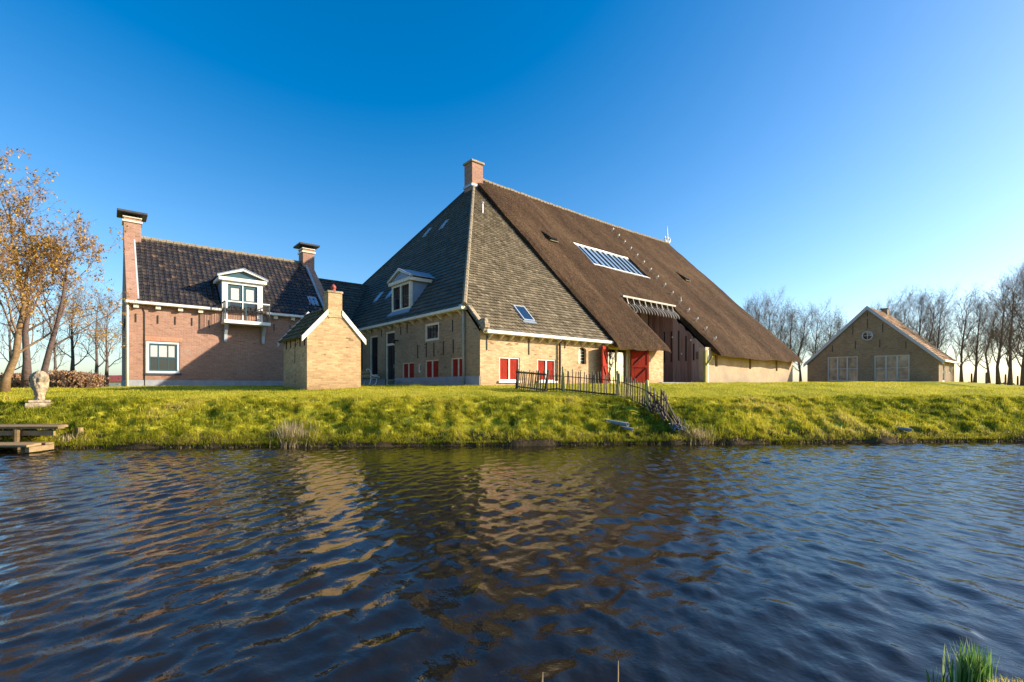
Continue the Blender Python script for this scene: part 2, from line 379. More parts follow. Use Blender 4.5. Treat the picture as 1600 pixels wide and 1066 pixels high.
lf = np.arange(-19, 22, .07); lo = np.concatenate([-19-np.geomspace(.3, 4000, 40)[::-1], lf, lf[-1]+np.geomspace(.3, 4000, 40)])
df = np.arange(11.6, 21.5, .07); do = np.concatenate([df, df[-1]+np.geomspace(.2, 6000, 70)])
LL, DD = np.meshgrid(lo, do, indexing='ij'); ZZ = terrain(LL, DD)
sb = DD-(12.88+.064*np.clip(LL, -30, 40)); bank = np.clip(sb/.4, 0, 1)*np.clip((4.2-sb)/1.5, 0, 1)
ZZ = ZZ+bank*(tussock(LL, DD)-.5)*.36 + np.where((DD < 60), (vnoise(LL, DD, .8, 7)-.5)*.05, 0)
GX = CAM.x+LL*RV.x+DD*FV.x; GY = CAM.y+LL*RV.y+DD*FV.y
g = fast_mesh('ground', np.stack([GX, GY, ZZ], -1).reshape(-1, 3), quads=grid_faces(len(lo), len(do)), mat='ground', smooth=True)
tag(g, 'green turf bank and lawn round the farm buildings', 'ground', kind='structure')

# water: ripples converge slightly away from the viewer, wind chop on top
wl_ = np.arange(-18.5, 20.5, .04); wd_ = np.arange(1.2, 15.6, .04)
WL, WD = np.meshgrid(wl_, wd_, indexing='ij')
q = WL/(1-.045*(np.clip(WD, 1, 13)-3)) + (vnoise(WL, WD, .5, 11)-.5)*.35
rw = np.random.RandomState(77); h = np.zeros_like(WL); sv = 0
for i in range(64):          # short-crested wind ripples: many small trains around one heading
    lam = math.exp(rw.uniform(math.log(.105), math.log(.55))); th = rw.normal(0, .62); kx = 2*math.pi/lam*math.cos(th); kd = 2*math.pi/lam*math.sin(th)
    a = lam**.78; h += a*np.sin(kx*q+kd*WD+rw.uniform(0, 6.28)); sv += (a*2*math.pi/lam)**2/2
h *= .112/math.sqrt(sv)*(.45+1.1*vnoise(WL, WD*.7, .4, 14))
h = h+.25*np.abs(h)          # slightly peaked crests
h += .004*(vnoise(WL*1.1-WD*.5, WD, 8.0, 17)-.5)
edge = np.clip(np.minimum.reduce([WL+18.5, 20.5-WL, WD-1.2, 15.6-WD])/.8, 0, 1)
h *= edge
wx = CAM.x+WL*RV.x+WD*FV.x; wy = CAM.y+WL*RV.y+WD*FV.y
V = np.stack([wx, wy, WATER_Z+h], -1).reshape(-1, 3); Fq = grid_faces(len(wl_), len(wd_))
base = len(V); strips = []; ex = []
for (a, b, c_, d_) in ((-200,-18.5,-9,22), (wl_[-1],200,-9,22), (-18.5,wl_[-1],-9,1.2), (-18.5,wl_[-1],wd_[-1],22)):
    k = base+len(ex)
    for (l, d) in ((a,c_),(b,c_),(b,d_),(a,d_)): ex.append((*ld(l, d), WATER_Z))
    strips.append((k, k+1, k+2, k+3))
w_ = fast_mesh('water', np.concatenate([V, np.array(ex)]), quads=np.concatenate([Fq, np.array(strips)]), mat='water', smooth=True)
tag(w_, 'dark rippled canal water reflecting the farm and sky', 'water', kind='structure')
# canal bed
mb = MB(); mb.add([(*ld(-200,-9), -2.9), (*ld(200,-9), -2.9), (*ld(200,16), -2.9), (*ld(-200,16), -2.9)], [(0,1,2,3)])
tag(mb.build('canal_bed', mat_plain('mud', (.05,.04,.025), .9)), 'muddy canal bed under the water', 'canal bed', kind='structure')
# the near bank where the viewer stands
nl = np.arange(-9, 9.01, .08); nd = np.arange(-6, 3.0, .08); NL, ND = np.meshgrid(nl, nd, indexing='ij')
edge_d = 1.5+1.05/(1+np.exp(-(NL-2.2)/.05))+.03*np.sin(NL*9)
NZ = np.interp(edge_d-ND, [-.6,-.12,0,.15,.6,2,9], [-2.3,-1.9,-1.56,-1.42,-1.36,-1.25,-1.0])+(tussock(NL*2, ND*2)-.5)*.06
g2 = fast_mesh('near_bank', np.stack([CAM.x+NL*RV.x+ND*FV.x, CAM.y+NL*RV.y+ND*FV.y, NZ], -1).reshape(-1,3), quads=grid_faces(len(nl), len(nd)), mat='ground', smooth=True)
tag(g2, 'grassy near bank at the bottom right edge', 'bank', kind='structure')

# ------------------------------------------------------------------ building helpers
def wall(mb, face, c, prof, z0, openings=(), reveal=.14, flip=False):
    """skin wall; prof = [(u, ztop), ...]; openings = [(u0,u1,z0,z1)] cut with reveals"""
    us = sorted(set([p[0] for p in prof]+[o[0] for o in openings]+[o[1] for o in openings]))
    us = [u for u in us if prof[0][0]-1e-6 <= u <= prof[-1][0]+1e-6]
    pu = [p[0] for p in prof]; pz = [p[1] for p in prof]
    P = (lambda u, z, n=0: (u, c-n, z)) if face == 'Y' else (lambda u, z, n=0: (c-n, u, z))
    for a, b in zip(us[:-1], us[1:]):
        if b-a < 1e-6: continue
        za, zb = np.interp(a+1e-7, pu, pz), np.interp(b-1e-7, pu, pz); m = (a+b)/2
        cur = z0
        for o in sorted([o for o in openings if o[0] <= m <= o[1]], key=lambda o: o[2]):
            if o[2] > cur: mb.add([P(a,cur), P(b,cur), P(b,o[2]), P(a,o[2])], [(0,1,2,3)])
            cur = o[3]
        mb.add([P(a,cur), P(b,cur), P(b,zb), P(a,za)], [(0,1,2,3)])
    for (a, b, e, t) in openings:
        r = -reveal
        mb.add([P(a,e),P(b,e),P(b,t),P(a,t),P(a,e,r),P(b,e,r),P(b,t,r),P(a,t,r)], [(0,1,5,4),(1,2,6,5),(2,3,7,6),(3,0,4,7)])
def window(parent, face, c, u0, u1, z0, z1, frame='white', fw=.07, nrec=.05, glass='glass', bars=(1,1), bar='white', bw=.03,
           fill=None, mull=None, sill=None, sillc='plinth', label=None, depth=.07, head=None, name='window'):
    """framed window set nrec behind the wall face; the opening itself must be cut"""
    w = MB(); n1 = -nrec; n0 = n1-depth
    w.fb(face, c, u0, u0+fw, n0, n1, z0, z1); w.fb(face, c, u1-fw, u1, n0, n1, z0, z1)
    w.fb(face, c, u0+fw, u1-fw, n0, n1-.002, z0, z0+fw); w.fb(face, c, u0+fw, u1-fw, n0, n1-.002, z1-fw, z1)
    if mull: 
        m = (u0+u1)/2; w.fb(face, c, m-mull/2, m+mull/2, n0, n1-.004, z0+fw, z1-fw)
    o = w.build(name, frame, parent)
    if label: o['label'] = label
    cells = [(u0+fw, u1-fw)] if not mull else [(u0+fw, (u0+u1)/2-mull/2), ((u0+u1)/2+mull/2, u1-fw)]
    for (a, b) in cells:
        if fill:
            k = MB(); nb = 3; ww = (b-a)/nb
            for i in range(nb):
                k.fb(face, c, a+i*ww+.004, a+(i+1)*ww-.004, n0-.01, n0+.02+.003*(i % 2), z0+fw, z1-fw)
            k.build('shutter', fill, o)
        else:
            k = MB(); k.fb(face, c, a, b, n0-.01, n0+.012, z0+fw, z1-fw); k.build('pane', glass, o)
            nx, nz = bars
            if nx > 1 or nz > 1:
                k = MB()
                for i in range(1, nx):
                    x = a+(b-a)*i/nx; k.fb(face, c, x-bw/2, x+bw/2, n0+.014, n0+.035, z0+fw, z1-fw)
                for i in range(1, nz):
                    z = z0+fw+(z1-z0-2*fw)*i/nz; k.fb(face, c, a, b, n0+.013, n0+.04, z-bw/2, z+bw/2)
                k.build('glazing_bar', bar, o)
    if sill:
        k = MB(); k.fb(face, c, u0-.07, u1+.07, -nrec, sill, z0-.09, z0); k.build('sill', sillc, o)
    return o
def clip_poly(poly, clip):
    """Sutherland-Hodgman, clip is convex ccw, 2d"""
    out = poly
    for i in range(len(clip)):
        a = clip[i]; b = clip[(i+1) % len(clip)]; inp = out; out = []
        if not inp: return []
        side = lambda p: (b[0]-a[0])*(p[1]-a[1])-(b[1]-a[1])*(p[0]-a[0])
        for j in range(len(inp)):
            p = inp[j]; r = inp[j-1]; sp_, sr = side(p), side(r)
            if (sp_ >= 0) != (sr >= 0):
                t = sr/(sr-sp_); out.append((r[0]+(p[0]-r[0])*t, r[1]+(p[1]-r[1])*t))
            if sp_ >= 0: out.append(p)
    return out
def area2(p): return abs(sum(p[i-1][0]*p[i][1]-p[i][0]*p[i-1][1] for i in range(len(p))))/2
def tiles(parent, name, o, eu, ev, poly, mat, tw=.26, th=.30, lip=.035, seed=0, stagger=True, wave=0, holes=(), jitter=.016):
    """roof tiles laid in courses on the plane o + u*eu + v*ev (v upslope), clipped to the convex polygon"""
    o = Vector(o); eu = Vector(eu).normalized(); ev = Vector(ev).normalized(); n = eu.cross(ev).normalized()
    if n.z < 0: n = -n
    if sum(poly[i-1][0]*poly[i][1]-poly[i][0]*poly[i-1][1] for i in range(len(poly))) < 0: poly = poly[::-1]
    rg = random.Random(seed); mb = MB()
    umin = min(p[0] for p in poly); umax = max(p[0] for p in poly); vmin = min(p[1] for p in poly); vmax = max(p[1] for p in poly)
    r = 0; v = vmin
    while v < vmax:
        u = umin-(tw/2 if stagger and r % 2 else 0)
        while u < umax:
            c = clip_poly([(u+.011, v), (u+tw-.011, v), (u+tw-.011, v+th+.02), (u+.011, v+th+.02)], poly)
            mid = (u+tw/2, v+th/2)
            if len(c) > 2 and area2(c) > .003 and not any(h_[0] < mid[0] < h_[1] and h_[2] < mid[1] < h_[3] for h_ in holes):
                t = min(1, max(0, rg.gauss(.45, .22))); dz = rg.uniform(0, jitter); tl = rg.uniform(-jitter, jitter)
                L = max(.03, lip+dz)
                top = []; bot = []
                for (a, b) in c:
                    hgt = .012+L*(1-(b-v)/(th+.02)) + tl*((a-u)/tw-.5)
                    top.append(o+eu*a+ev*b+n*hgt); bot.append(o+eu*a+ev*b-n*.015)
                k = len(c)
                if wave and k == 4:
                    # pantile: a roll along one side
                    (a0, b0) = c[0]; (a1, _) = c[1]; (_, b1) = c[2]; xs = [0, .2, .45, .72, .88, 1]; hs_ = [.6, .05, 0, .3, 1, .75]
                    vs = []
                    for (b, hh) in ((b0, .012+L), (b1, .012)):
                        for x, hx in zip(xs, hs_): vs.append(o+eu*(a0+(a1-a0)*x)+ev*b+n*(hh+hx*wave))
                    m = len(xs); fs = [(i, i+1, m+i+1, m+i) for i in range(m-1)]
                    for x in (0, 1): vs.append(o+eu*(a0+(a1-a0)*x)+ev*b0-n*.015)
                    fs.append((2*m, 2*m+1)+tuple(range(m-1, -1, -1)))
                    mb.add(vs, fs, t)
                else:
                    mb.add(top+bot, [tuple(range(k))]+[(i, k+i, k+(i+1) % k, (i+1) % k) for i in range(k)], t)
            u += tw
        v += th; r += 1
    ob = mb.build(name, mat, parent); ob['kind'] = 'stuff'; return ob
def anchors(parent, face, c, items):
    for (u, z0, z1) in items:
        k = MB(); k.fb(face, c, u-.022, u+.022, -.01, .03, z0, z1); k.build('wall_anchor', 'iron', parent)
def capped_chimney(parent, x0, x1, y0, y1, z0, z1, mat, slab=True):
    k = MB(); k.box(x0, x1, y0, y1, z0, z1); c = k.build('chimney', mat, parent, bevel=.01)
    k = MB(); k.box(x0-.06, x1+.06, y0-.06, y1+.06, z1-.24, z1-.14); k.box(x0-.04, x1+.04, y0-.04, y1+.04, z1, z1+.06); k.build('band', 'cream', c)
    if slab:
        for x in (x0+.1, x1-.1):
            for y in (y0+.1, y1-.1): k = MB(); k.box(x-.07, x+.07, y-.07, y+.07, z1+.06, z1+.2); k.build('spacer', 'iron', c)
        k = MB(); k.box(x0-.28, x1+.28, y0-.28, y1+.28, z1+.2, z1+.32); k.build('cap_slab', 'slab', c, bevel=.02)
    return c
def roof_window(parent, p, eu, ev, n, w, l, lift=.06, frame='zinc', glass='skyglass'):
    p = Vector(p); eu = Vector(eu).normalized(); ev = Vector(ev).normalized(); n = Vector(n).normalized()
    f = MB(); P = lambda a, b, h_: p+eu*a+ev*b+n*h_
    t = .05
    for (a0, a1, b0, b1) in ((0,t,0,l), (w-t,w,0,l), (t,w-t,0,t), (t,w-t,l-t,l)):
        f.hexa([P(a0,b0,-.04),P(a1,b0,-.04),P(a1,b1,-.04),P(a0,b1,-.04)], [P(a0,b0,lift),P(a1,b0,lift),P(a1,b1,lift),P(a0,b1,lift)])
    o = f.build('roof_window', frame, parent)
    g_ = MB(); g_.hexa([P(t,t,-.03),P(w-t,t,-.03),P(w-t,l-t,-.03),P(t,l-t,-.03)], [P(t,t,lift-.02),P(w-t,t,lift-.02),P(w-t,l-t,lift-.02),P(t,l-t,lift-.02)])
    g_.build('pane', glass, o)
    k = MB(); k.hexa([P(-.08,-.14,-.02),P(w+.08,-.14,-.02),P(w+.08,-.004,.0),P(-.08,-.004,.0)], [P(-.08,-.14,.055),P(w+.08,-.14,.055),P(w+.08,-.004,.058),P(-.08,-.004,.058)]); k.build('flashing', 'lead', o)
    return o
# ------------------------------------------------------------------ the great barn farmhouse
SR = .9845; ZR = lambda y: 2.34+SR*(y+.25)         # front tile slope
SLP = 1.294; ZL = lambda x: 3.4+SLP*(x+.25)        # left tile slope
ZT = lambda y: 2.95+y                              # thatch surface
barn = thing('barn_farmhouse', (0,0,0), 'huge yellow brick farmhouse barn with pyramid tile roof and long brown thatch', 'farmhouse')
openL = [(3.26,4.5,.33,1.28),(1.12,2.2,.34,1.29),(5.6,6.86,.32,1.24),(3.21,4.5,2.19,3.03),(9.84,10.97,.61,2.95),(11.95,13.1,.61,2.93),(7.69,8.85,.02,3.03),(4.91,5.16,.71,1.13)]
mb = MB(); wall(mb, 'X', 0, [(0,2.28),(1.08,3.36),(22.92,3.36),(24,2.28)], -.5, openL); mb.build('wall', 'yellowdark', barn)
openR = [(1.02,2.18,.27,1.29),(3.25,4.42,.27,1.28),(6.03,6.6,1.13,1.96),(8.25,10.15,.12,2.08)]
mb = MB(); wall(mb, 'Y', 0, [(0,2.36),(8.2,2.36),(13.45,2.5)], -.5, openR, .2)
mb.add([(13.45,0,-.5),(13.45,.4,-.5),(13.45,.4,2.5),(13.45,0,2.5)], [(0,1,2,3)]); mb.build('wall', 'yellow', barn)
slots = [(19.7,20.05,1.35,2.15),(24.8,25.15,1.3,2.1),(29.6,29.95,1.25,2.1)]
mb = MB(); wall(mb, 'Y', .02, [(18.42,2.6),(33.1,2.6)], -.5, slots, .2); mb.add([(33.1,.02,-.5),(33.1,24,-.5),(33.1,24,2.6),(33.1,12,14.4),(33.1,.02,2.6)], [(0,1,2,3,4)])
mb.add([(0,24,-.5),(33.1,24,-.5),(33.1,24,2.5),(0,24,2.5)], [(0,1,2,3)]); mb.add([(18.42,.02,-.5),(18.42,.5,-.5),(18.42,.5,2.6),(18.42,.02,2.6)], [(0,1,2,3)])
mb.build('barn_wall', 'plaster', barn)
for s_ in slots: window(barn, 'Y', .02, *s_, frame='black', fw=.03, nrec=.14, name='slot_window', depth=.05)
mb = MB(); mb.fb('X', 0, -.0, 7.69, -.02, .03, -.5, .46); mb.fb('X', 0, 8.85, 14, -.02, .03, -.5, .40); mb.build('plinth', 'plinth', barn)
# left face openings
for (a, b, c_, d_) in openL[:3]: window(barn, 'X', 0, a, b, c_, d_, 'cream', .055, .03, fill='darkred', mull=.065, sill=.06)
window(barn, 'X', 0, *openL[3], frame='cream', fw=.11, nrec=.02, bars=(4,1), bar='black', bw=.035, glass='glass')
for i in (4, 5):
    o = window(barn, 'X', 0, *openL[i], frame='cream', fw=.09, nrec=.06, bars=(2,2), bar='black', bw=.05, sill=.05)
o = window(barn, 'X', 0, 7.69, 8.85, .02, 3.03, 'cream', .11, .05, bars=(1,1), name='door', glass='black', label='black panelled front door with window above')
k = MB(); k.fb('X', 0, 7.80, 8.74, -.10, -.03, 2.24, 2.36); k.build('transom', 'cream', o)
k = MB(); k.fb('X', 0, 7.80, 8.74, -.11, -.088, 2.37, 2.91); k.build('pane', 'glass', o)
k = MB()
for (z0, z1) in ((.25,.95), (1.1,2.1)):
    for (u0, u1) in ((7.9,8.23), (8.31,8.64)): k.fb('X', 0, u0, u1, -.106, -.085, z0, z1)
k.build('door_panel', 'black', o)
k = MB(); k.fb('X', 0, 7.86, 7.89, -.09, -.03, 1.0, 1.2); k.build('door_handle', 'zinc', o)
window(barn, 'X', 0, *openL[7], frame='white', fw=.05, nrec=.02, name='niche_window')
anchors(barn, 'X', 0, [(5.2,1.4,2.08),(4.36,1.42,2.12),(3.65,1.43,2.08),(2.81,1.45,2.1),(2.0,1.5,2.12),(1.17,1.5,2.12),(2.05,2.45,3.0),(6.3,2.75,3.2),(7.0,2.72,3.15),(8.0,3.1,3.3),(9.3,2.8,3.3),(10.6,3.05,3.3)])
k = MB(); k.fb('X', 0, 7.28, 7.36, 0, .22, 2.42, 2.47); k.lathe((-.24,7.32,2.28), [(.02,.22),(.10,.18),(.10,.16),(.07,.0),(.02,-.01)], 10); k.build('wall_lantern', 'iron', barn)
# left gutter with brackets and downpipe
k = MB(); k.box(-.36, -.04, .86, 23.2, 3.30, 3.44); k.build('gutter', 'cream', barn, bevel=.02)
for i in range(16):
    y = 1.25+i*.86; k = MB(); k.prism([(-.30,y-.035,3.30),(0,y-.035,3.30),(0,y-.035,3.10),(-.07,y-.035,3.12),(-.24,y-.035,3.24)], (0,.07,0)); k.build('gutter_bracket', 'cream', barn)
k = MB(); k.tube([(-.2,1.08,3.42),(-.09,1.08,3.2),(-.09,1.08,.02)], .05, 8); k.box(-.3,-.05,.9,1.14,3.40,3.52)
k.build('downpipe', 'zinc', barn, True)
# raking verge with kneeler at the corner
k = MB(); k.hexa([(-.07,-.30,2.24),(.16,-.30,2.24),(.16,.86,3.34),(-.07,.86,3.34)], [(-.07,-.36,2.42),(.16,-.36,2.42),(.16,.80,3.50),(-.07,.80,3.50)]); k.build('verge_coping', 'stone', barn, bevel=.02)
k = MB(); k.box(-.06,.2,-.42,-.003,2.42,2.62); k.box(-.04,.16,-.36,.0,2.62,2.82); k.build('kneeler_stone', 'stone', barn, bevel=.02)
# right face
for i in (0, 1):
    a, b, c_, d_ = openR[i]; window(barn, 'Y', 0, a, b, c_, d_, 'white', .055, .03, fill='redpaint', mull=.065, sill=.08, sillc='white')
o = window(barn, 'Y', 0, *openR[2], frame='black', fw=.03, nrec=.13, bars=(3,5), bar='white', bw=.022, glass='mirror', name='arched_window')
k = MB(); a, b, _, t = openR[2]
pts = [(a-.002, -.004, t+.004)]+[(a+(b-a)*i/8, -.004, t-.10+.104*math.sin(math.pi*i/8)) for i in range(9)]+[(b+.002, -.004, t+.004)]
k.prism([pts[0]]+pts[1:10]+[pts[10]], (0, .12, 0)); k.build('arch_filling', 'yellow', o)
k = MB(); k.box(.08, 8.3, -.40, -.12, 2.22, 2.36); k.build('gutter', 'white', barn, bevel=.02)
for i in range(14):
    x = .45+i*.58; k = MB(); k.prism([(x-.035,-.34,2.22),(x-.035,0,2.22),(x-.035,0,2.03),(x-.035,-.08,2.05),(x-.035,-.26,2.16)], (.07,0,0)); k.build('gutter_bracket', 'cream', barn)
k = MB(); k.tube([(4.62,-.25,2.24),(4.62,-.09,2.05),(4.62,-.09,.0)], .055, 8); k.build('downpipe', 'bark_dark', barn, True)
anchors(barn, 'Y', 0, [(.35,1.55,2.15),(2.72,1.45,2.15),(5.05,1.85,2.15)])
# glazed barn doorway with red leaves
M['redgroove'] = mat_plain('dark_red_brace', (.10,.012,.010), .6, .2, .3, 4)
def leaf(hx, hy, ang, f, w):
    c, s = math.cos(ang), math.sin(ang); T = lambda v: (hx+v[0]*c-v[1]*s, hy+v[0]*s+v[1]*c, v[2])
    def part(fn, name, mat, par):
        m = MB(); fn(m); m.v = [T(v) for v in m.v]; return m.build(name, mat, par)
    Y2 = lambda a, b: (f*a, f*b) if f > 0 else (f*b, f*a)
    L = None; bw = w/5
    for i in range(5):
        b_ = part(lambda m: m.box(i*bw, (i+1)*bw-.008, -.02-.002*(i % 2), .02, .14, 2.08), 'door_leaf' if L is None else 'board', 'redpaint', L or barn); L = L or b_
    for z in (.18, 1.06, 1.92): part(lambda m: m.box(.02, w-.03, *Y2(.021, .05), z, z+.12), 'batten', 'redpaint', L)
    for x0 in (.02, w-.15): part(lambda m: m.box(x0, x0+.11, *Y2(.021, .044), .14, 2.08), 'stile', 'redpaint', L)
    for z0, z1 in ((.32,1.04), (1.20,1.90)): part(lambda m: m.bar((.15, f*.032, z0), (w-.17, f*.032, z1), .03, .085, (0,1,0)), 'brace', 'redgroove', L)
    for z in (.24, 1.98): part(lambda m: m.box(-.01, .5, *Y2(.05, .058), z-.02, z+.02), 'hinge', 'iron', L)
leaf(8.2, -.05, math.radians(202), 1, .98)
leaf(10.2, -.05, math.radians(-25), -1, 1.12)
o = window(barn, 'Y', 0, 8.25, 10.15, .12, 2.08, 'cream', .08, .12, glass='mirror', mull=.08, name='glazed_door', label='glass double doors reflecting bright sky between open red leaves')
# porch post and walls behind the opening
k = MB(); k.box(18.18, 18.34, -.12, .04, -.3, 2.35); k.bar((18.26,-.05,1.35), (18.26,-.55,1.95), .1, .1); k.build('porch_post', 'yellowwood', barn, bevel=.01)
k = MB(); k.box(18.46, 18.62, -.10, .0, -.3, 2.4); k.build('porch_post', 'cream', barn, bevel=.01)
rg = random.Random(5)
sl_at = {3, 5, 7, 9, 11}
k = MB(); k.box(18.78, 18.82, .05, 4.6, -.4, 6.6); 
k.v = [(x, y, min(z, 2.95+y-.62) if z > 0 else z) for x, y, z in k.v]; k.build('porch_backing', 'black', barn)
for i in range(16):
    y0 = .08+i*.28; y1 = y0+.27; zt0, zt1 = 2.95+y0-.6, 2.95+y1-.6; x = 18.72+rg.uniform(-.012, .012)
    k = MB()
    if i in sl_at:
        zs0 = 1.75+rg.uniform(-.05,.05); zs1 = min(zt0-.35, 3.9)
        for (a, b, za, zb) in ((y0, y0+.05, -.3, zt0), (y0+.19, y1, -.3, zt0+.15), (y0+.05, y0+.19, -.3, zs0), (y0+.05, y0+.19, zs1, zt0)): k.box(x, x+.045, a, b, za, zb)
    else: k.hexa([(x,y0,-.3),(x+.045,y0,-.3),(x+.045,y1,-.3),(x,y1,-.3)], [(x,y0,zt0),(x+.045,y0,zt0),(x+.045,y1,zt1),(x,y1,zt1)])
    k.build('plank', 'planks', barn)
for i in range(19):
    x0 = 13.2+i*.29; k = MB(); y = 4.6+rg.uniform(-.012,.012)
    k.box(x0, x0+.275, y, y+.045, -.3, 6.9); k.build('plank', 'planks', barn)
k = MB(); k.box(13.0, 18.8, 4.66, 4.70, -.4, 6.9); k.box(13.12, 13.16, .4, 4.6, -.4, 2.4); k.build('porch_backing', 'black', barn)
k = MB(); k.box(13.0,18.9,-.2,4.7,-.3,.26); k.build('porch_floor', 'plinth', barn)
k = MB(); k.bar((13.05,2.66,5.70), (19.12,2.66,5.70), .12, .12); k.build('canopy_beam', 'greywood', barn, bevel=.01)
for i in range(18):
    x = 13.35+i*.325; k = MB()
    k.tube([(x,2.80,5.46),(x,2.52,5.20),(x,2.30,4.98),(x,2.22,4.84),(x,2.20,4.70)], [.034,.036,.036,.034,.03], 6); k.build('rafter_tail', 'greywood', barn, True)
    if i % 2 == 0:
        k = MB(); k.bar((x+.1,2.64,5.66), (x+.1,2.5,5.22), .05, .05); k.build('strut', 'greywood', barn)
k = MB(); k.bar((13.6,2.3,4.0), (14.4,2.6,4.9), .08, .08); k.build('brace', 'greywood', barn)
for (y, z) in ((1.2,3.1),(1.9,2.2),(2.6,3.4)):
    k = MB(); k.lathe((18.66,y,z), [(.02,0),(.05,.04),(.05,.1),(.02,.13)], 8); k.build('porch_lamp', 'white', barn)
k = MB(); k.box(18.66,18.71,.62,.84,1.85,2.35); k.build('nest_box', 'orange', barn)
# --- tile slopes
tiles(barn, 'roof_tiles', (0,-.25,2.34), (1,0,0), (0,1,SR), [(-.10,0),(8.4,0),(8.4,17.19),(8.2,17.19),(-.10,1.79)], 'slate', .24, .23, .05, 1, holes=[(2.72,3.42,.85,2.05)])
tiles(barn, 'roof_tiles', (-.25,0,3.4), (0,1,0), (1,0,SLP), [(.84,0),(23.16,0),(12,13.9)], 'slatedark', .28, .30, .045, 2)
k = MB(); k.add([(-.05,-.2,2.28),(8.5,-.2,2.28),(8.5,12,14.28),(8.25,12,14.28),(-.05,.95,3.4)], [(0,1,2,3,4)])
k.add([(-.2,.9,3.36),(-.2,23.1,3.36),(8.25,12,14.3)], [(0,1,2)]); k.add([(-.2,24.3,2.2),(9,24.3,2.2),(9,12,14.3),(8.2,12,14.3)], [(0,1,2,3)]); k.build('roof_deck', 'deck', barn)
k = MB(); p0 = Vector((-.2,.86,3.50)); p1 = Vector((8.2,11.93,14.42)); n_ = 48
for i in range(n_):
    a = p0.lerp(p1, i/n_); b = p0.lerp(p1, (i+1.08)/n_); j = rg.uniform(-.012,.012); k.tube([a+Vector((0,0,j)), b+Vector((0,0,j+.015))], [.125,.10], 8)
o = k.build('hip_tiles', 'ridge', barn); o['kind'] = 'stuff'
k = MB(); p0 = Vector((-.2,23.14,3.46)); p1 = Vector((8.2,12.05,14.38)); k.tube([p0, p1], .11, 8); k.build('hip_tiles', 'slatedark', barn)['kind'] = 'stuff'
# --- thatch
xs = sorted(set(list(np.arange(8.25, 33.3, .3))+[13.1,19.1,13.6,20.2,33.3])); ys = sorted(set(list(np.arange(-.45, 12.0, .3))+[-.78,-.7,-.6,2.7,5.35,7.5,12.0]))
hole = lambda x, y: (13.1 < x < 19.1 and y < 2.7) or (13.6 < x < 20.2 and 5.35 < y < 7.5)
k = MB(); nx, ny = len(xs), len(ys); top = {}; bot = {}
for i, x in enumerate(xs):
    for j, y in enumerate(ys):
        nz = noise.noise(Vector((x*.45, y*.35, 3)))*.12+noise.noise(Vector((x*2.3, y*1.7, 9)))*.045-.14*math.sin(math.pi*(x-8.25)/25.05)*max(0,y)/12
        if y < -.5: nz += noise.noise(Vector((x*1.3, 5, 2)))*.05
        z = ZT(y)+nz - max(0, -.45-y)**2*1.6
        for hx in (8.25, 13.1, 19.1, 33.3):
            if (hx in (8.25, 33.3) or y < 2.7): z -= .10*math.exp(-((x-hx)/.12)**2)
        top[i,j] = len(k.v); k.v.append((x+noise.noise(Vector((x*3,y*3,1)))*.02, y, z))
for i, x in enumerate(xs):
    for j, y in enumerate(ys):
        yy, zz = (y+.30, ZT(y)-.30) if y > -.1 else (y+.30*max(.4,(y+.8)/.7), max(2.06, ZT(y)-.30))
        bot[i,j] = len(k.v); k.v.append((x, yy, zz))
cells = {(i,j): not hole((xs[i]+xs[i+1])/2, (ys[j]+ys[j+1])/2) for i in range(nx-1) for j in range(ny-1)}
for (i, j), on in cells.items():
    if not on: continue
    k.f.append((top[i,j],top[i+1,j],top[i+1,j+1],top[i,j+1])); k.f.append((bot[i,j],bot[i,j+1],bot[i+1,j+1],bot[i+1,j]))
    for (di, dj, a, b) in ((-1,0,(i,j),(i,j+1)), (1,0,(i+1,j),(i+1,j+1)), (0,-1,(i,j),(i+1,j)), (0,1,(i,j+1),(i+1,j+1))):
        if not cells.get((i+di, j+dj), False): k.f.append((top[a],top[b],bot[b],bot[a]))
k.build('thatch', 'thatch', barn, False)
k = MB(); k.hexa([(8.25,12.02,14.4),(33.3,12.02,14.4),(33.3,24.8,1.9),(8.25,24.8,1.9)], [(8.25,12.02,14.9),(33.3,12.02,14.9),(33.3,24.8,2.3),(8.25,24.8,2.3)]); k.build('thatch', 'thatch', barn)
k = MB()
for i in range(72):
    x = 8.5+i*.345; j = rg.uniform(-.02,.02); j -= .14*math.sin(math.pi*i/72); k.tube([(x,12.02,14.93+j),(x+.37,12.02,14.95+j)], [.15,.125], 7)
k.build('ridge_tiles', 'ridge', barn)['kind'] = 'stuff'
# thatch skylight
ev = Vector((0,1,1)).normalized(); nn = Vector((0,-1,1)).normalized(); P = lambda x, y, h_: Vector((x, y, ZT(y)))+nn*h_
fr = MB(); fr.hexa([P(13.62,5.37,-.24),P(20.18,5.37,-.24),P(20.18,5.6,-.24),P(13.62,5.6,-.24)], [P(13.62,5.37,-.02),P(20.18,5.37,-.02),P(20.18,5.6,-.1),P(13.62,5.6,-.1)])
fr.hexa([P(13.62,7.3,-.24),P(20.18,7.3,-.24),P(20.18,7.48,-.24),P(13.62,7.48,-.24)], [P(13.62,7.3,-.12),P(20.18,7.3,-.12),P(20.18,7.48,-.1),P(13.62,7.48,-.1)])
sky_l = fr.build('skylight', 'white', barn); sky_l['label'] = 'long glass skylight sunk in the thatch'
for i in range(10):
    x0 = 13.66+i*.65; g_ = MB(); a = rg.uniform(-.01,.01)
    g_.hexa([P(x0,5.6,-.3),P(x0+.64,5.6,-.3),P(x0+.64,7.3,-.3),P(x0,7.3,-.3)], [P(x0,5.6,-.2+a),P(x0+.64,5.6,-.2-a),P(x0+.64,7.3,-.2-a),P(x0,7.3,-.2+a)]); g_.build('pane', 'skyglass', sky_l)
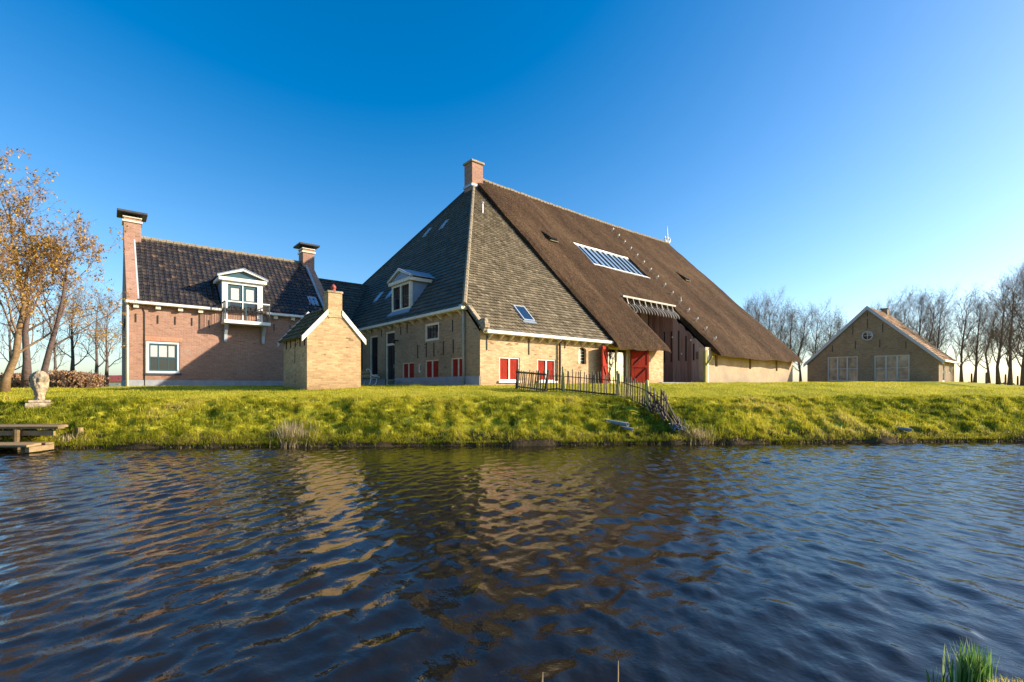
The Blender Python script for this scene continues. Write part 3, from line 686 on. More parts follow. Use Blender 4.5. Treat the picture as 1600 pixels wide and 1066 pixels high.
for i in range(11):
    x0 = 13.66+i*.65; b_ = MB(); wd = .05 if i % 2 == 0 else .018
    b_.hexa([P(x0-wd,5.58,-.22),P(x0+wd,5.58,-.22),P(x0+wd,7.32,-.22),P(x0-wd,7.32,-.22)], [P(x0-wd,5.58,-.13),P(x0+wd,5.58,-.13),P(x0+wd,7.32,-.13),P(x0-wd,7.32,-.13)]); b_.build('glazing_bar', 'iron', sky_l)
# owl holes
for (x, y) in ((11.0,7.0), (26.9,6.5)):
    k = MB(); k.hexa([P(x-.4,y-.2,-.03),P(x+.4,y-.2,-.03),P(x+.3,y+.7,-.03),P(x-.3,y+.7,-.03)], [P(x-.32,y-.16,.20),P(x+.32,y-.16,.20),P(x+.1,y+.6,.06),P(x-.1,y+.6,.06)]); o = k.build('owl_hole', 'thatch', barn)
    k = MB(); k.hexa([P(x-.30,y-.24,0),P(x+.30,y-.24,0),P(x+.30,y-.19,0),P(x-.30,y-.19,0)], [P(x-.24,y-.22,.17),P(x+.24,y-.22,.17),P(x+.24,y-.17,.17),P(x-.24,y-.17,.17)]); k.build('opening', 'black', o)
    k = MB(); k.bar(P(x-.4,y-.3,.04), P(x+.4,y-.3,.04), .12, .04); k.build('lip', 'ridge', o)
# white hooks down the thatch
for i in range(15):
    t = i/14; x = 22.2-2.35*t; y = 10.7-10.5*t; p = P(x, y, .0); k = MB()
    k.tube([p, p+nn*.18], .035, 5); c_ = p+nn*.18
    for a in (0.3, 2.3, 4.3): k.tube([c_, c_+Vector((math.cos(a)*.2, math.sin(a)*.1, .07+.06*math.sin(a*2)))], [.04,.016], 5)
    if i == 10: k.tube([c_, c_+Vector((-.1,-.1,.3))], [.04,.015], 5)
    k.build('roof_hook', 'white', barn)
# ridge finial
k = MB(); k.tube([(33.0,12,14.9),(33.0,12,15.5),(33.0,12,16.7)], [.10,.07,.02], 8); k.lathe((33.0,12,15.35), [(.06,0),(.15,.08),(.15,.14),(.06,.22)], 8)
for s_ in (-1, 1):
    k.tube([(33.0+s_*.05,12,14.95),(33.0+s_*.35,12,15.1),(33.0+s_*.5,12,15.35),(33.0+s_*.38,12,15.55),(33.0+s_*.25,12,15.4)], [.09,.09,.06,.05,.03], 6)
k.build('finial', 'white', barn, True)
# chimney at the apex
k = MB(); k.box(7.75,8.7,11.5,12.45,13.6,15.75); c_ = k.build('chimney', 'red', barn, bevel=.01)
k = MB(); k.box(7.66,8.79,11.41,12.54,15.75,15.90); k.build('cap', 'stone', c_, bevel=.02); k = MB(); k.tube([(8.2,12,15.9),(8.2,12,16.1)], .14, 10); k.build('flue_pot', 'terracotta', c_)
k = MB(); k.box(7.68,8.77,11.44,12.51,14.05,14.22); k.build('flashing', 'zinc', c_)
# dormer on the left slope
dm = MB(); dm.box(.2,.34,6.36,6.52,4.05,5.5); dm.box(.2,.34,8.32,8.48,4.05,5.5); dm.box(.2,.34,6.52,8.32,4.05,4.17); dm.box(.2,.34,6.52,8.32,5.38,5.5); dm.box(.18,.34,7.36,7.48,4.17,5.38)
dorm = dm.build('dormer', 'cream', barn)
for (a, b) in ((6.52,7.36), (7.48,8.32)):
    k = MB(); k.box(.29,.31,a,b,4.17,5.38); k.build('pane', 'glass', dorm)
    k = MB()
    k.box(.265,.288,a,b,4.74,4.80); k.box(.265,.288,a,a+.04,4.17,5.38); k.box(.265,.288,b-.04,b,4.17,5.38)
    for i in (1,2): k.box(.267,.287,a+(b-a)*i/3-.015,a+(b-a)*i/3+.015,4.80,5.38)
    k.build('sash', 'black', dorm)
for y in (6.38, 8.42):
    k = MB(); k.prism([(.34,y,4.1),(.34,y,5.5),(1.35,y,5.5)], (0,.04,0)); k.build('cheek', 'lead', dorm)
k = MB(); k.box(.08,1.6,6.18,8.66,5.5,5.68); k.prism([(.04,6.12,5.68),(.04,6.12,5.75),(.04,7.42,6.28),(.04,8.72,5.75),(.04,8.72,5.68),(.04,7.42,6.16)], (.16,0,0)); k.build('pediment', 'cream', dorm, bevel=.01)
k = MB(); k.prism([(.16,6.3,5.69),(.16,8.54,5.69),(.16,7.42,6.14)], (.03,0,0)); k.build('tympanum', 'lead', dorm)
k = MB(); k.hexa([(.03,6.08,5.72),(1.75,6.08,5.72),(2.2,7.42,6.26),(.03,7.42,6.26)], [(.03,6.08,5.77),(1.75,6.08,5.77),(2.2,7.42,6.31),(.03,7.42,6.31)]); k.hexa([(.03,7.42,6.26),(2.2,7.42,6.26),(1.75,8.76,5.72),(.03,8.76,5.72)], [(.03,7.42,6.31),(2.2,7.42,6.31),(1.75,8.76,5.77),(.03,8.76,5.77)]); k.build('roof_sheet', 'lead', dorm)
k = MB(); k.hexa([(.02,6.15,3.82),(.2,6.3,4.02),(.2,8.55,4.02),(.02,8.7,3.82)], [(.0,6.15,3.86),(.18,6.3,4.08),(.18,8.55,4.08),(.0,8.7,3.86)]); k.build('apron_flashing', 'lead', dorm)
nl_ = Vector((-SLP,0,1)).normalized()
for (x, y, w_s, l_s) in ((5.25,13.4,.42,.75), (5.25,11.2,.42,.75), (1.3,12.7,.45,.75), (1.3,10.95,.45,.75)):
    roof_window(barn, (x, y, ZL(x)), (0,1,0), (1,0,SLP), nl_, w_s, l_s, .09)
roof_window(barn, (2.75,.42,ZR(.42)), (1,0,0), (0,1,SR), Vector((0,-SR,1)), .68, 1.1, .11, 'greypaint', 'mirror')
k = MB(); k.tube([(6.5,8.6,ZR(8.6)-.05),(6.5,8.6,ZR(8.6)+.6)], .06, 8); k.lathe((6.5,8.6,ZR(8.6)+.6), [(.1,0),(.1,.08),(.04,.12)], 8); k.build('vent_pipe', 'zinc', barn)

# ------------------------------------------------------------------ brick house on the left
LY, LZ, RY, RZ = 13.1, 4.11, 17.5, 8.15; LX0, LX1 = -11.1, -1.3; LS = (RZ-LZ)/(RY-LY)
lh = thing('brick_house', (LX0, LY, 0), 'red brown brick house with black pantile roof and white balcony dormer', 'house')
mb = MB(); wall(mb, 'Y', LY, [(LX0,LZ),(LX1,LZ)], -.6, [(-10.35,-9.01,.67,2.22)], .12)
wall(mb, 'X', LX0, [(LY,LZ),(RY,RZ+.3),(2*RY-LY,LZ)], -.6); mb.add([(LX1,LY,-.6),(LX1,2*RY-LY,-.6),(LX1,2*RY-LY,LZ),(LX1,RY,RZ+.3),(LX1,LY,LZ)], [(0,1,2,3,4)])
mb.add([(LX0,2*RY-LY,-.6),(LX1,2*RY-LY,-.6),(LX1,2*RY-LY,LZ),(LX0,2*RY-LY,LZ)], [(0,1,2,3)]); mb.build('wall', 'red', lh)
mb = MB(); mb.fb('Y', LY, LX0-.03, LX1, -.02, .03, -.6, .33); mb.fb('X', LX0, LY+.021, 21.9, -.02, .03, -.6, .33); mb.build('plinth', 'plinth', lh)
o = window(lh, 'Y', LY, -10.35,-9.01,.67,2.22, 'white', .10, .03, bars=(3,2), bar='teal', bw=.035, sill=.06, sillc='slab')
k = MB(); k.fb('Y', LY, -10.24,-9.12,-.0875,-.0868,1.44,2.11); k.build('curtain', 'curtain', o)
k = MB(); k.fb('Y', LY, -10.25,-10.19,-.10,-.045,.77,2.12); k.fb('Y', LY, -9.17,-9.11,-.10,-.045,.77,2.12); k.fb('Y', LY, -10.19,-9.17,-.10,-.047,.77,.84); k.fb('Y', LY, -10.19,-9.17,-.10,-.047,2.05,2.12); k.fb('Y', LY, -10.19,-9.17,-.10,-.05,1.40,1.47); k.build('sash', 'teal', o)
k = MB(); k.fb('Y', LY, -10.45,-8.91,.003,.012,2.24,2.45); k.build('lintel', mat_brick('soldier_course_brick', (.52,.24,.14),(.42,.18,.11),(.5,.38,.28),(.36,.19,.12), .065, .22), o)
anchors(lh, 'Y', LY, [(-10.75,3.1,3.5),(-9.9,3.1,3.5),(-9.2,3.1,3.5),(-8.5,3.1,3.5),(-7.75,3.05,3.45),(-4.65,3.1,3.5),(-3.8,3.1,3.5)]); anchors(lh, 'X', LX0, [(14.2,3.0,3.5),(15.5,3.0,3.5),(17,3.0,3.5)])
tiles(lh, 'roof_tiles', (LX0+.42,LY-.22,LZ-.2*LS+.05), (1,0,0), (0,1,LS), [(0,0),(9.0,0),(9.0,6.22),(0,6.22)], 'pantile', .245, .31, .035, 3, False, .045)
k = MB(); k.add([(LX0+.2,LY-.15,LZ-.15*LS),(LX1-.1,LY-.15,LZ-.15*LS),(LX1-.1,RY,RZ-.02),(LX0+.2,RY,RZ-.02)], [(0,1,2,3)]); k.add([(LX0,2*RY-LY+.2,LZ-.2),(LX1,2*RY-LY+.2,LZ-.2),(LX1,RY,RZ),(LX0,RY,RZ)], [(0,1,2,3)]); k.build('roof_deck', 'deck', lh)
k = MB()
for i in range(26):
    x = LX0+.5+i*.345; k.tube([(x,RY,RZ+.06),(x+.36,RY,RZ+.075)], [.13,.11], 7)
k.build('ridge_tiles', 'ridge', lh)['kind'] = 'stuff'
for (xa, xb, mt) in ((LX0-.005, LX0+.40, 'red'), (LX1-.36, LX1+.005, 'red')):
    k = MB(); dz = .27
    k.hexa([(xa,LY-.12,LZ-.25),(xb,LY-.12,LZ-.25),(xb,RY,RZ-.12),(xa,RY,RZ-.12)], [(xa,LY-.12,LZ+.32),(xb,LY-.12,LZ+.32),(xb,RY,RZ+dz),(xa,RY,RZ+dz)])
    k.hexa([(xa,RY,RZ-.12),(xb,RY,RZ-.12),(xb,2*RY-LY,LZ-.1),(xa,2*RY-LY,LZ-.1)], [(xa,RY,RZ+dz),(xb,RY,RZ+dz),(xb,2*RY-LY,LZ+.3),(xa,2*RY-LY,LZ+.3)]); k.build('gable_parapet', mt, lh)
k = MB(); k.hexa([(LX1-.46,LY+.1,LZ+.1),(LX1-.365,LY+.1,LZ+.1),(LX1-.365,RY,RZ+.08),(LX1-.46,RY,RZ+.08)], [(LX1-.46,LY+.1,LZ+.28),(LX1-.365,LY+.1,LZ+.38),(LX1-.365,RY,RZ+.34),(LX1-.46,RY,RZ+.26)]); k.build('flashing', 'zinc', lh)
k = MB(); k.hexa([(LX0+.405,LY-.1,LZ+.1),(LX0+.47,LY-.1,LZ+.1),(LX0+.47,RY,RZ+.08),(LX0+.405,RY,RZ+.08)], [(LX0+.405,LY-.1,LZ+.30),(LX0+.47,LY-.1,LZ+.2),(LX0+.47,RY,RZ+.2),(LX0+.405,RY,RZ+.26)]); k.build('flashing', 'zinc', lh)
capped_chimney(lh, LX0-.02, LX0+.72, RY-.45, RY+.45, RZ-.6, 9.12, 'red'); capped_chimney(lh, LX1-.62, LX1+.12, RY-.45, RY+.45, RZ-.6, 9.1, 'red')
for (xa, xb) in ((LX0-.06,-7.25), (-5.1,LX1)): k = MB(); k.box(xa,xb,LY-.36,LY-.06,LZ-.16,LZ-.03); k.build('gutter', 'white', lh, bevel=.02)
for x in (-10.75,-9.9,-9.0,-8.15,-4.6,-3.7,-2.8): k = MB(); k.box(x-.1,x+.1,LY-.22,LY-.003,LZ-.34,LZ-.165); k.build('gutter_bracket', 'cream', lh)
k = MB(); k.tube([(LX0+.02,LY-.2,LZ-.1),(LX0+.02,LY-.1,LZ-.35),(LX0+.02,LY-.1,0)], .06, 8); k.build('downpipe', 'white', lh, True)
k = MB(); k.tube([(-10.5,LY-.03,LZ-.3),(-10.42,LY-.03,3.6),(-10.42,LY-.03,.0)], .018, 6); k.build('cable', 'iron', lh, True)
# balcony dormer
dm = MB(); ya = LY-.06
dm.box(-7.18,-6.92,ya,ya+.3,3.5,5.6); dm.box(-5.5,-5.24,ya,ya+.3,3.5,5.6); dm.box(-6.92,-5.5,ya,ya+.3,5.45,5.6); dm.box(-6.92,-5.5,ya,ya+.3,3.5,3.56)
dorm = dm.build('dormer', 'white', lh)
for (a, b) in ((-6.92,-6.22), (-6.2,-5.5)):
    k = MB(); k.box(a,a+.12,ya+.08,ya+.14,3.56,5.45); k.box(b-.12,b,ya+.08,ya+.14,3.56,5.45); k.box(a+.12,b-.12,ya+.08,ya+.138,3.56,3.8); k.box(a+.12,b-.12,ya+.08,ya+.138,5.30,5.45); k.box(a+.12,b-.12,ya+.085,ya+.135,4.58,4.63); d_ = k.build('french_door', 'teal', dorm)
    k = MB(); k.box(a+.12,b-.12,ya+.10,ya+.12,3.8,5.30); k.build('pane', 'glass', d_)
    k = MB(); k.box(a+.16,b-.16,ya+.092,ya+.0985,4.64,5.26); k.build('curtain', 'curtain', d_)
k = MB(); k.box(-6.235,-6.185,ya+.03,ya+.10,3.56,5.45); k.build('centre_post', 'white', dorm)
k = MB(); k.box(-7.36,-5.06,ya-.14,LY+1.5,5.6,5.78); k.prism([(-7.42,ya-.18,5.78),(-7.42,ya-.18,5.86),(-6.21,ya-.18,6.32),(-5.0,ya-.18,5.86),(-5.0,ya-.18,5.78),(-6.21,ya-.18,6.18)], (0,.2,0)); k.build('pediment', 'white', dorm, bevel=.01)
k = MB(); k.prism([(-7.2,ya-.02,5.785),(-5.22,ya-.02,5.785),(-6.21,ya-.02,6.17)], (0,.03,0)); k.build('tympanum', 'teal', dorm)
k = MB()
for s_ in (-1, 1): k.hexa([(-6.21+s_*1.22,ya-.2,5.83),(-6.21,ya-.2,6.30),(-6.21,LY+2.3,6.30),(-6.21+s_*1.22,LY+2.3,5.83)], [(-6.21+s_*1.22,ya-.2,5.88),(-6.21,ya-.2,6.35),(-6.21,LY+2.3,6.35),(-6.21+s_*1.22,LY+2.3,5.88)])
k.build('roof_sheet', 'lead', dorm)
for x in (-7.17, -5.29): k = MB(); k.prism([(x,LY+.24,4.2),(x,LY+.24,5.6),(x,LY+1.6,5.6)], (.04,0,0)); k.build('cheek', 'lead', dorm)
bal = MB(); bal.box(-7.22,-5.02,LY-.84,LY-.003,3.28,3.46); balc = bal.build('balcony', 'white', lh, bevel=.015)
for x in (-7.1, -5.3): 
    k = MB(); k.prism([(x,LY-.62,3.27),(x,LY-.005,3.27),(x,LY-.005,2.36),(x,LY-.14,2.36),(x,LY-.2,2.75)], (.14,0,0)); k.build('bracket', 'greypaint', balc)
k = MB(); rz = 4.42
k.bar((-7.16,LY-.80,rz), (-5.06,LY-.80,rz), .06, .06); k.build('handrail', 'white', balc)
k = MB(); k.bar((-7.16,LY-.77,rz-.003),(-7.16,LY,rz-.003), .05,.05); k.bar((-5.08,LY-.77,rz-.003),(-5.08,LY,rz-.003), .05,.05)
for x in (-7.16,-6.21,-5.08): k.bar((x,LY-.80,3.46),(x,LY-.80,rz-.03), .045,.045)
k.build('rail_frame', 'teal', balc)
for i in range(1, 19):
    x = -7.16+i*.11; k = MB(); k.tube([(x,LY-.80,3.46),(x,LY-.80,rz-.03)], .009, 5); k.build('baluster', 'iron', balc)
for i in range(1, 6):
    for x in (-7.16,-5.08): k = MB(); k.tube([(x,LY-.80+i*.13,3.46),(x,LY-.80+i*.13,rz-.03)], .009, 5); k.build('baluster', 'iron', balc)
roof_window(lh, (-2.45,LY+.85,LZ+.85*LS+.06), (1,0,0), (0,1,LS), Vector((0,-LS,1)), .5, .75, .09)

# ------------------------------------------------------------------ connecting wing
cw = thing('connecting_wing', (-.6,14.2,0), 'low dark tiled wing joining the brick house to the barn', 'house wing')
CY, CR, CZ = 14.1, 17.7, 7.28; CS = 1.0; CE = CZ-(CR-CY)*CS
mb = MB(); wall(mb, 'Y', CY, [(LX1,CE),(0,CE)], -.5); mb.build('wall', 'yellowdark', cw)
tiles(cw, 'roof_tiles', (LX1+.01,CY-.2,CE-.2), (1,0,0), (0,1,CS), [(0,0),(1.5,0),(4.45,5.37),(0,5.37)], 'slatedark', .26, .30, .04, 4)
k = MB(); k.add([(LX1,CY-.2,CE-.25),(.2,CY-.2,CE-.25),(3.0,CR,CZ-.06),(LX1,CR,CZ-.06)], [(0,1,2,3)]); k.add([(LX1,CR,CZ-.06),(3.0,CR,CZ-.06),(.2,2*CR-CY,CE-.2),(LX1,2*CR-CY,CE-.2)], [(0,1,2,3)]); k.build('roof_deck', 'deck', cw)
k = MB(); k.box(LX1+.02,-.1,CY-.32,CY-.1,CE-.3,CE-.18); k.build('gutter', 'cream', cw)
k = MB()
for i in range(12): x = LX1+.02+i*.345; k.tube([(x,CR,CZ+.03),(x+.36,CR,CZ+.045)], [.12,.10], 7)
k.build('ridge_tiles', 'slatedark', cw)['kind'] = 'stuff'

# ------------------------------------------------------------------ small yellow brick outhouse
OX0, OX1, OY0, OY1, OE, OZ = -6.19, -4.14, 2.3, 5.35, 1.95, 3.10; OM = (OX0+OX1)/2; OS = (OZ-OE)/(OX1-OM)
oh = thing('brick_outhouse', (OM, OY0, 0), 'small yellow brick bakehouse with chimney gable and white bargeboards', 'outhouse')
mb = MB(); wall(mb, 'Y', OY0, [(OX0,OE),(OM,OZ),(OX1,OE)], -.4); wall(mb, 'X', OX0, [(OY0,OE),(OY1,OE)], -.4, [(3.62,3.87,.92,1.40)], .12)
mb.add([(OX1,OY0,-.4),(OX1,OY1,-.4),(OX1,OY1,OE),(OX1,OY0,OE)], [(0,1,2,3)]); mb.add([(OX0,OY1,-.4),(OX1,OY1,-.4),(OX1,OY1,OE),(OM,OY1,OZ),(OX0,OY1,OE)], [(0,1,2,3,4)]); mb.build('wall', 'bake', oh)
window(oh, 'X', OX0, 3.62,3.87,.92,1.40, 'white', .035, .05, bars=(1,2))
anchors(oh, 'X', OX0, [(2.55,1.55,1.88),(3.1,1.55,1.88),(3.7,1.55,1.88),(4.3,1.55,1.88),(4.9,1.55,1.88)])
ln = math.hypot(1.19, 1.19*OS)
tiles(oh, 'roof_tiles', (OM-1.19,OY0+.03,OZ-1.19*OS+.06), (0,1,0), (1,0,OS), [(0,0),(3.08,0),(3.08,ln),(0,ln)], 'moss', .25, .26, .045, 6, jitter=.02)
tiles(oh, 'roof_tiles', (OM+1.19,OY0+.03,OZ-1.19*OS+.06), (0,1,0), (-1,0,OS), [(0,0),(3.08,0),(3.08,ln),(0,ln)], 'moss', .25, .26, .045, 7, jitter=.02)
for (ya_, yb_) in ((OY0-.06, OY0-.003), (OY1+.08, OY1+.14)):
    for s_ in (-1, 1):
        e = OM+s_*1.22; a_ = OM+s_*.27 if ya_ < OY0 else OM
        k = MB(); k.prism([(e,ya_,OZ-1.22*OS-.06),(a_,ya_,OZ-abs(a_-OM)*OS-.06),(a_,ya_,OZ-abs(a_-OM)*OS+.15),(e,ya_,OZ-1.22*OS+.15)], (0,yb_-ya_,0)); k.build('bargeboard', 'white', oh)
k = MB(); k.box(OM-.27,OM+.27,OY0-.03,OY0+.47,OZ-.45,3.58); c_ = k.build('chimney', 'bake', oh, bevel=.01)
k = MB(); k.box(OM-.30,OM+.30,OY0-.06,OY0+.51,3.58,3.66); k.build('cap', 'stone', c_, bevel=.01)
k = MB(); k.lathe((OM+.02,OY0+.22,3.66), [(.07,0),(.09,.07),(.075,.12),(.105,.14),(.105,.2),(.05,.27),(.02,.3)], 10); k.build('chimney_pot', 'terracotta', c_, True)

# ------------------------------------------------------------------ farmhouse on the right
FX0, FX1, FY0, FY1, FE, FZ = 40.0, 47.2, -8.42, 1.2, 2.28, 7.0; FM = (FY0+FY1)/2; FS = (FZ-FE)/(FM-FY0)
fh = thing('small_farmhouse', (FX0, FM, .2), 'small brown brick farmhouse with wide gable and orange tile roof', 'farmhouse')
opn = [(-2.88,-.51,.5,2.72),(-6.55,-4.11,.5,2.68)]
mb = MB(); wall(mb, 'X', FX0, [(FY0,FE),(FM,FZ),(FY1,FE)], -.5, opn, .1); wall(mb, 'Y', FY0, [(FX0,FE),(FX1,FE)], -.5, [(41.6,42.7,.4,2.0),(44.7,45.4,1.2,2.05)], .1)
mb.add([(FX1,FY0,-.5),(FX1,FY1,-.5),(FX1,FY1,FE),(FX1,FM,FZ),(FX1,FY0,FE)], [(0,1,2,3,4)]); mb.add([(FX0,FY1,-.5),(FX1,FY1,-.5),(FX1,FY1,FE),(FX0,FY1,FE)], [(0,1,2,3)]); mb.build('wall', 'farm', fh)
window(fh, 'Y', FY0, 41.6,42.7,.4,2.0, 'white', .09, .03, bars=(2,2)); window(fh, 'Y', FY0, 44.7,45.4,1.2,2.05, 'white', .07, .03)
for (a, b, z0, z1) in opn:
    o = window(fh, 'X', FX0, a, b, z0, z1, 'dullwhite', .09, .02, glass='palepane', bars=(1,2), bar='dullwhite', bw=.05)
    for u in (a+(b-a)*.34, a+(b-a)*.66): k = MB(); k.fb('X', FX0, u-.06, u+.06, -.085, -.015, z0+.09, z1-.09); k.build('mullion', 'dullwhite', o)
k = MB(); n_ = 20
ring = [(FX0-.02, FM+.36*math.cos(2*math.pi*i/n_), 4.5+.36*math.sin(2*math.pi*i/n_)) for i in range(n_)]
k.prism(ring, (.03,0,0)); o = k.build('round_window', 'glass', fh)
k = MB(); k.tube([Vector((FX0-.02, FM+.38*math.cos(2*math.pi*i/n_), 4.5+.38*math.sin(2*math.pi*i/n_))) for i in range(n_+1)], .05, 6, False); k.box(FX0-.04,FX0-.022,FM-.02,FM+.02,4.15,4.85); k.box(FX0-.041,FX0-.021,FM-.35,FM+.35,4.48,4.52); k.build('frame', 'greypaint', o)
anchors(fh, 'X', FX0, [(FM,5.2,6.0),(FM+1.1,4.7,5.5),(FM-1.1,4.7,5.5),(FM+.9,3.4,4.1),(FM-.9,3.4,4.1),(FM+2.7,3.2,3.8),(FM-2.7,3.2,3.8),(FM,6.2,6.6)])
wl2 = FM-FY0+.25; lnf = math.hypot(wl2, wl2*FS)
tiles(fh, 'roof_tiles', (FX0-.1,FY0-.25,FE-.25*FS+.06), (1,0,0), (0,1,FS), [(0,0),(7.5,0),(7.5,lnf),(0,lnf)], 'orange', .3, .33, .04, 8)
tiles(fh, 'roof_tiles', (FX0-.1,FY1+.25,FE-.25*FS+.06), (1,0,0), (0,-1,FS), [(0,0),(7.5,0),(7.5,lnf),(0,lnf)], 'orange', .3, .33, .04, 9)
for s_ in (-1, 1):
    e = FM+s_*(wl2+.05); k = MB(); ze = FZ-(wl2+.05)*FS
    k.prism([(FX0-.16,e,ze-.15),(FX0-.16,FM,FZ-.18),(FX0-.16,FM,FZ+.16),(FX0-.16,e,ze+.16)], (.06,0,0)); k.build('bargeboard', 'greypaint', fh)
k = MB(); k.box(FX0-.05,FX1+.2,FY0-.42,FY0-.2,FE-.26,FE-.12); k.build('gutter', 'white', fh)
k = MB(); k.box(45.5,46.0,FM-.25,FM+.25,FZ-.3,FZ+.42); c_ = k.build('chimney', 'farm', fh); k = MB(); k.box(45.44,46.06,FM-.31,FM+.31,FZ+.42,FZ+.5); k.build('cap', 'slab', c_)
# ------------------------------------------------------------------ bench, statue, jetty
bx, by0, by1 = -1.2, 8.6, 10.1; bz = ground_z(-.8, 9)
bench = thing('garden_bench', (bx+.35, 9.3, bz), 'slatted garden bench with curled white iron ends by the front door', 'bench')
for y in (by0, by1):
    k = MB(); C_ = lambda pts: [(bx+a, y, bz+b) for a, b in pts]
    k.tube(C_([(0,.80),(.03,.88),(.12,.89),(.20,.82),(.26,.68),(.33,.55),(.45,.50),(.58,.52),(.70,.50),(.74,.45),(.70,.41)]), .028, 6)
    k.tube(C_([(.26,.62),(.22,.45),(.30,.40),(.62,.40)]), .026, 6)
    k.tube(C_([(.08,.0),(.14,.03),(.22,.20),(.26,.42)]), .026, 6); k.tube(C_([(.14,.03),(.30,.0),(.46,.04),(.55,.16),(.60,.40)]), .026, 6)
    k.build('end_frame', 'white', bench, True)
for i in range(5):
    a = .04+i*.045; b_ = .85-i*.085; k = MB(); k.box(bx+a, bx+a+.03, by0+.02, by1-.02, bz+b_-.06, bz+b_); k.build('back_slat', 'benchwood', bench)
for i in range(5):
    a = .26+i*.085; k = MB(); k.box(bx+a, bx+a+.07, by0+.02, by1-.02, bz+.425, bz+.45); k.build('seat_slat', 'benchwood', bench)

px_, py_ = -.42, 7.25; pz_ = ground_z(px_, py_); pot = thing('flower_pot', (px_, py_, pz_), 'small grey planter standing beside the black front door', 'planter')
k = MB(); k.lathe((px_,py_,pz_-.02), [(.12,0),(.17,.28),(.19,.28),(.19,.33),(.15,.33),(.14,.27)], 14); k.build('pot', 'plinth', pot, True)
k = MB(); k.lathe((px_,py_,pz_+.24), [(.145,0),(.145,.02)], 14); k.build('soil', 'bark_dark', pot)
sx, sy = -13.36, 3.91; sz = ground_z(sx, sy)
st = thing('stone_statue', (sx, sy, sz), 'weathered pale stone lion-like sculpture on a square plinth', 'statue')
k = MB(); k.box(sx-.30,sx+.30,sy-.30,sy+.30,sz-.1,sz+.09); k.box(sx-.24,sx+.24,sy-.24,sy+.24,sz+.09,sz+.17); k.build('plinth', 'stone', st, bevel=.02)
pr = [(.0,.14),(.05,.145),(.12,.13),(.22,.165),(.34,.215),(.46,.25),(.58,.265),(.68,.26),(.76,.23),(.83,.17),(.87,.09),(.885,.01)]
zs_ = np.linspace(0, .885, 60); V = []; na = 56
rl = Vector((RV.x, RV.y, 0)); fl = Vector((-FV.x, -FV.y, 0))
for z in zs_:
    r0 = .80*np.interp(z, [p[0] for p in pr], [p[1] for p in pr])
    for j in range(na):
        a = 2*math.pi*j/na; ca, sa = math.cos(a), math.sin(a)      # a=0 towards camera right, pi/2 towards the viewer
        r = r0
        r += .085*math.exp(-((a-.35 if a < math.pi else a-2*math.pi-.35)/.45)**2-((z-.66)/.11)**2)     # muzzle
        r -= .03*math.exp(-((a-.35 if a < math.pi else a-2*math.pi-.35)/.5)**2-((z-.54)/.04)**2)     # mouth
        r += .05*math.exp(-((a-1.2)/.5)**2-((z-.25)/.2)**2)                                            # chest and paw
        mane = math.exp(-((a-2.6)/1.3)**2)*math.exp(-((z-.6)/.25)**2)
        q_ = Vector((ca*9, sa*9, z*22)); r += mane*.07*noise.noise(q_*1.5)+.03*noise.noise(Vector((ca*4, sa*4, z*9)))+.010*noise.noise(Vector((ca*14, sa*14, z*40)))
        V.append(tuple(Vector((sx,sy,sz+.16+z))+rl*(r*ca)+fl*(r*sa*.9)))
k = MB(); k.v = V
for i in range(len(zs_)-1):
    for j in range(na): k.f.append((i*na+j, i*na+(j+1) % na, (i+1)*na+(j+1) % na, (i+1)*na+j))
k.f.append(tuple(range((len(zs_)-1)*na, len(zs_)*na))); k.build('figure', 'stone', st, True)

jt = thing('jetty', (*ld(-12.6,12.2), -1.5), 'low weathered wooden jetty with two levels at the left bank', 'jetty')
def lbox(mb, l0, l1, d0, d1, z0, z1):
    c = [(*ld(l0,d0),), (*ld(l1,d0),), (*ld(l1,d1),), (*ld(l0,d1),)]
    mb.hexa([(*p, z0) for p in c], [(*p, z1) for p in c])
for i in range(4): k = MB(); lbox(k, -15.2, -11.35-.07*(i % 2)-.15*i, 12.08+i*.21, 12.08+i*.21+.195, -1.03, -.975+.004*(i % 2)); k.build('deck_plank', 'jettywood', jt, bevel=.006)
for i in range(3): k = MB(); lbox(k, -15.2, -11.4-.08*(i % 2), 11.35+i*.23, 11.35+i*.23+.215, -1.40, -1.345+.004*(i % 2)); k.build('deck_plank', 'jettywood', jt, bevel=.006)
k = MB(); lbox(k, -15.2, -11.5, 12.12, 12.18, -1.20, -1.08); k.build('fascia_board', 'jettywood', jt)
k = MB(); lbox(k, -11.47, -11.37, 11.38, 12.0, -1.52, -1.402); k.build('end_board', 'jettywood', jt)
for (l, d) in ((-12.35,12.05), (-13.9,12.05), (-11.6,11.5), (-13.2,11.5), (-11.4,12.75)): k = MB(); k.tube([(*ld(l,d),-2.2), (*ld(l,d),-1.05 if d > 12 else -1.41)], .07, 9); k.build('pile', 'jettywood', jt)

# ------------------------------------------------------------------ split pale fence and hurdle
rg = random.Random(21)
def pale(parent, x, y, h, tilt, w=.03, mat='fencewood', sink=.12, name='pale', tw=None):
    z = ground_z(x, y); k = MB(); p = Vector((x, y, z-sink)); q = Vector((x+tilt[0]*h, y+tilt[1]*h, z+h)); m = p.lerp(q, .5)+Vector((rg.uniform(-.012,.012), rg.uniform(-.012,.012), 0))
    k.tube([p, m, q-Vector((0,0,.03)), q], [w*.78, w*.74, w*.62, w*.25], 5); return k.build(name, mat, parent)
pf = thing('pale_fence', (1.4,-5.5,ground_z(1.4,-5.5)), 'rustic split pale fence running down the bank to the water', 'fence')
fp = [Vector(p) for p in ((.75,-3.15),(1.16,-3.37),(1.28,-3.91),(1.53,-5.12),(1.72,-5.62),(1.25,-7.0),(1.08,-7.62),(.86,-8.2))]
cum = [0]
for a, b in zip(fp[:-1], fp[1:]): cum.append(cum[-1]+(b-a).length)
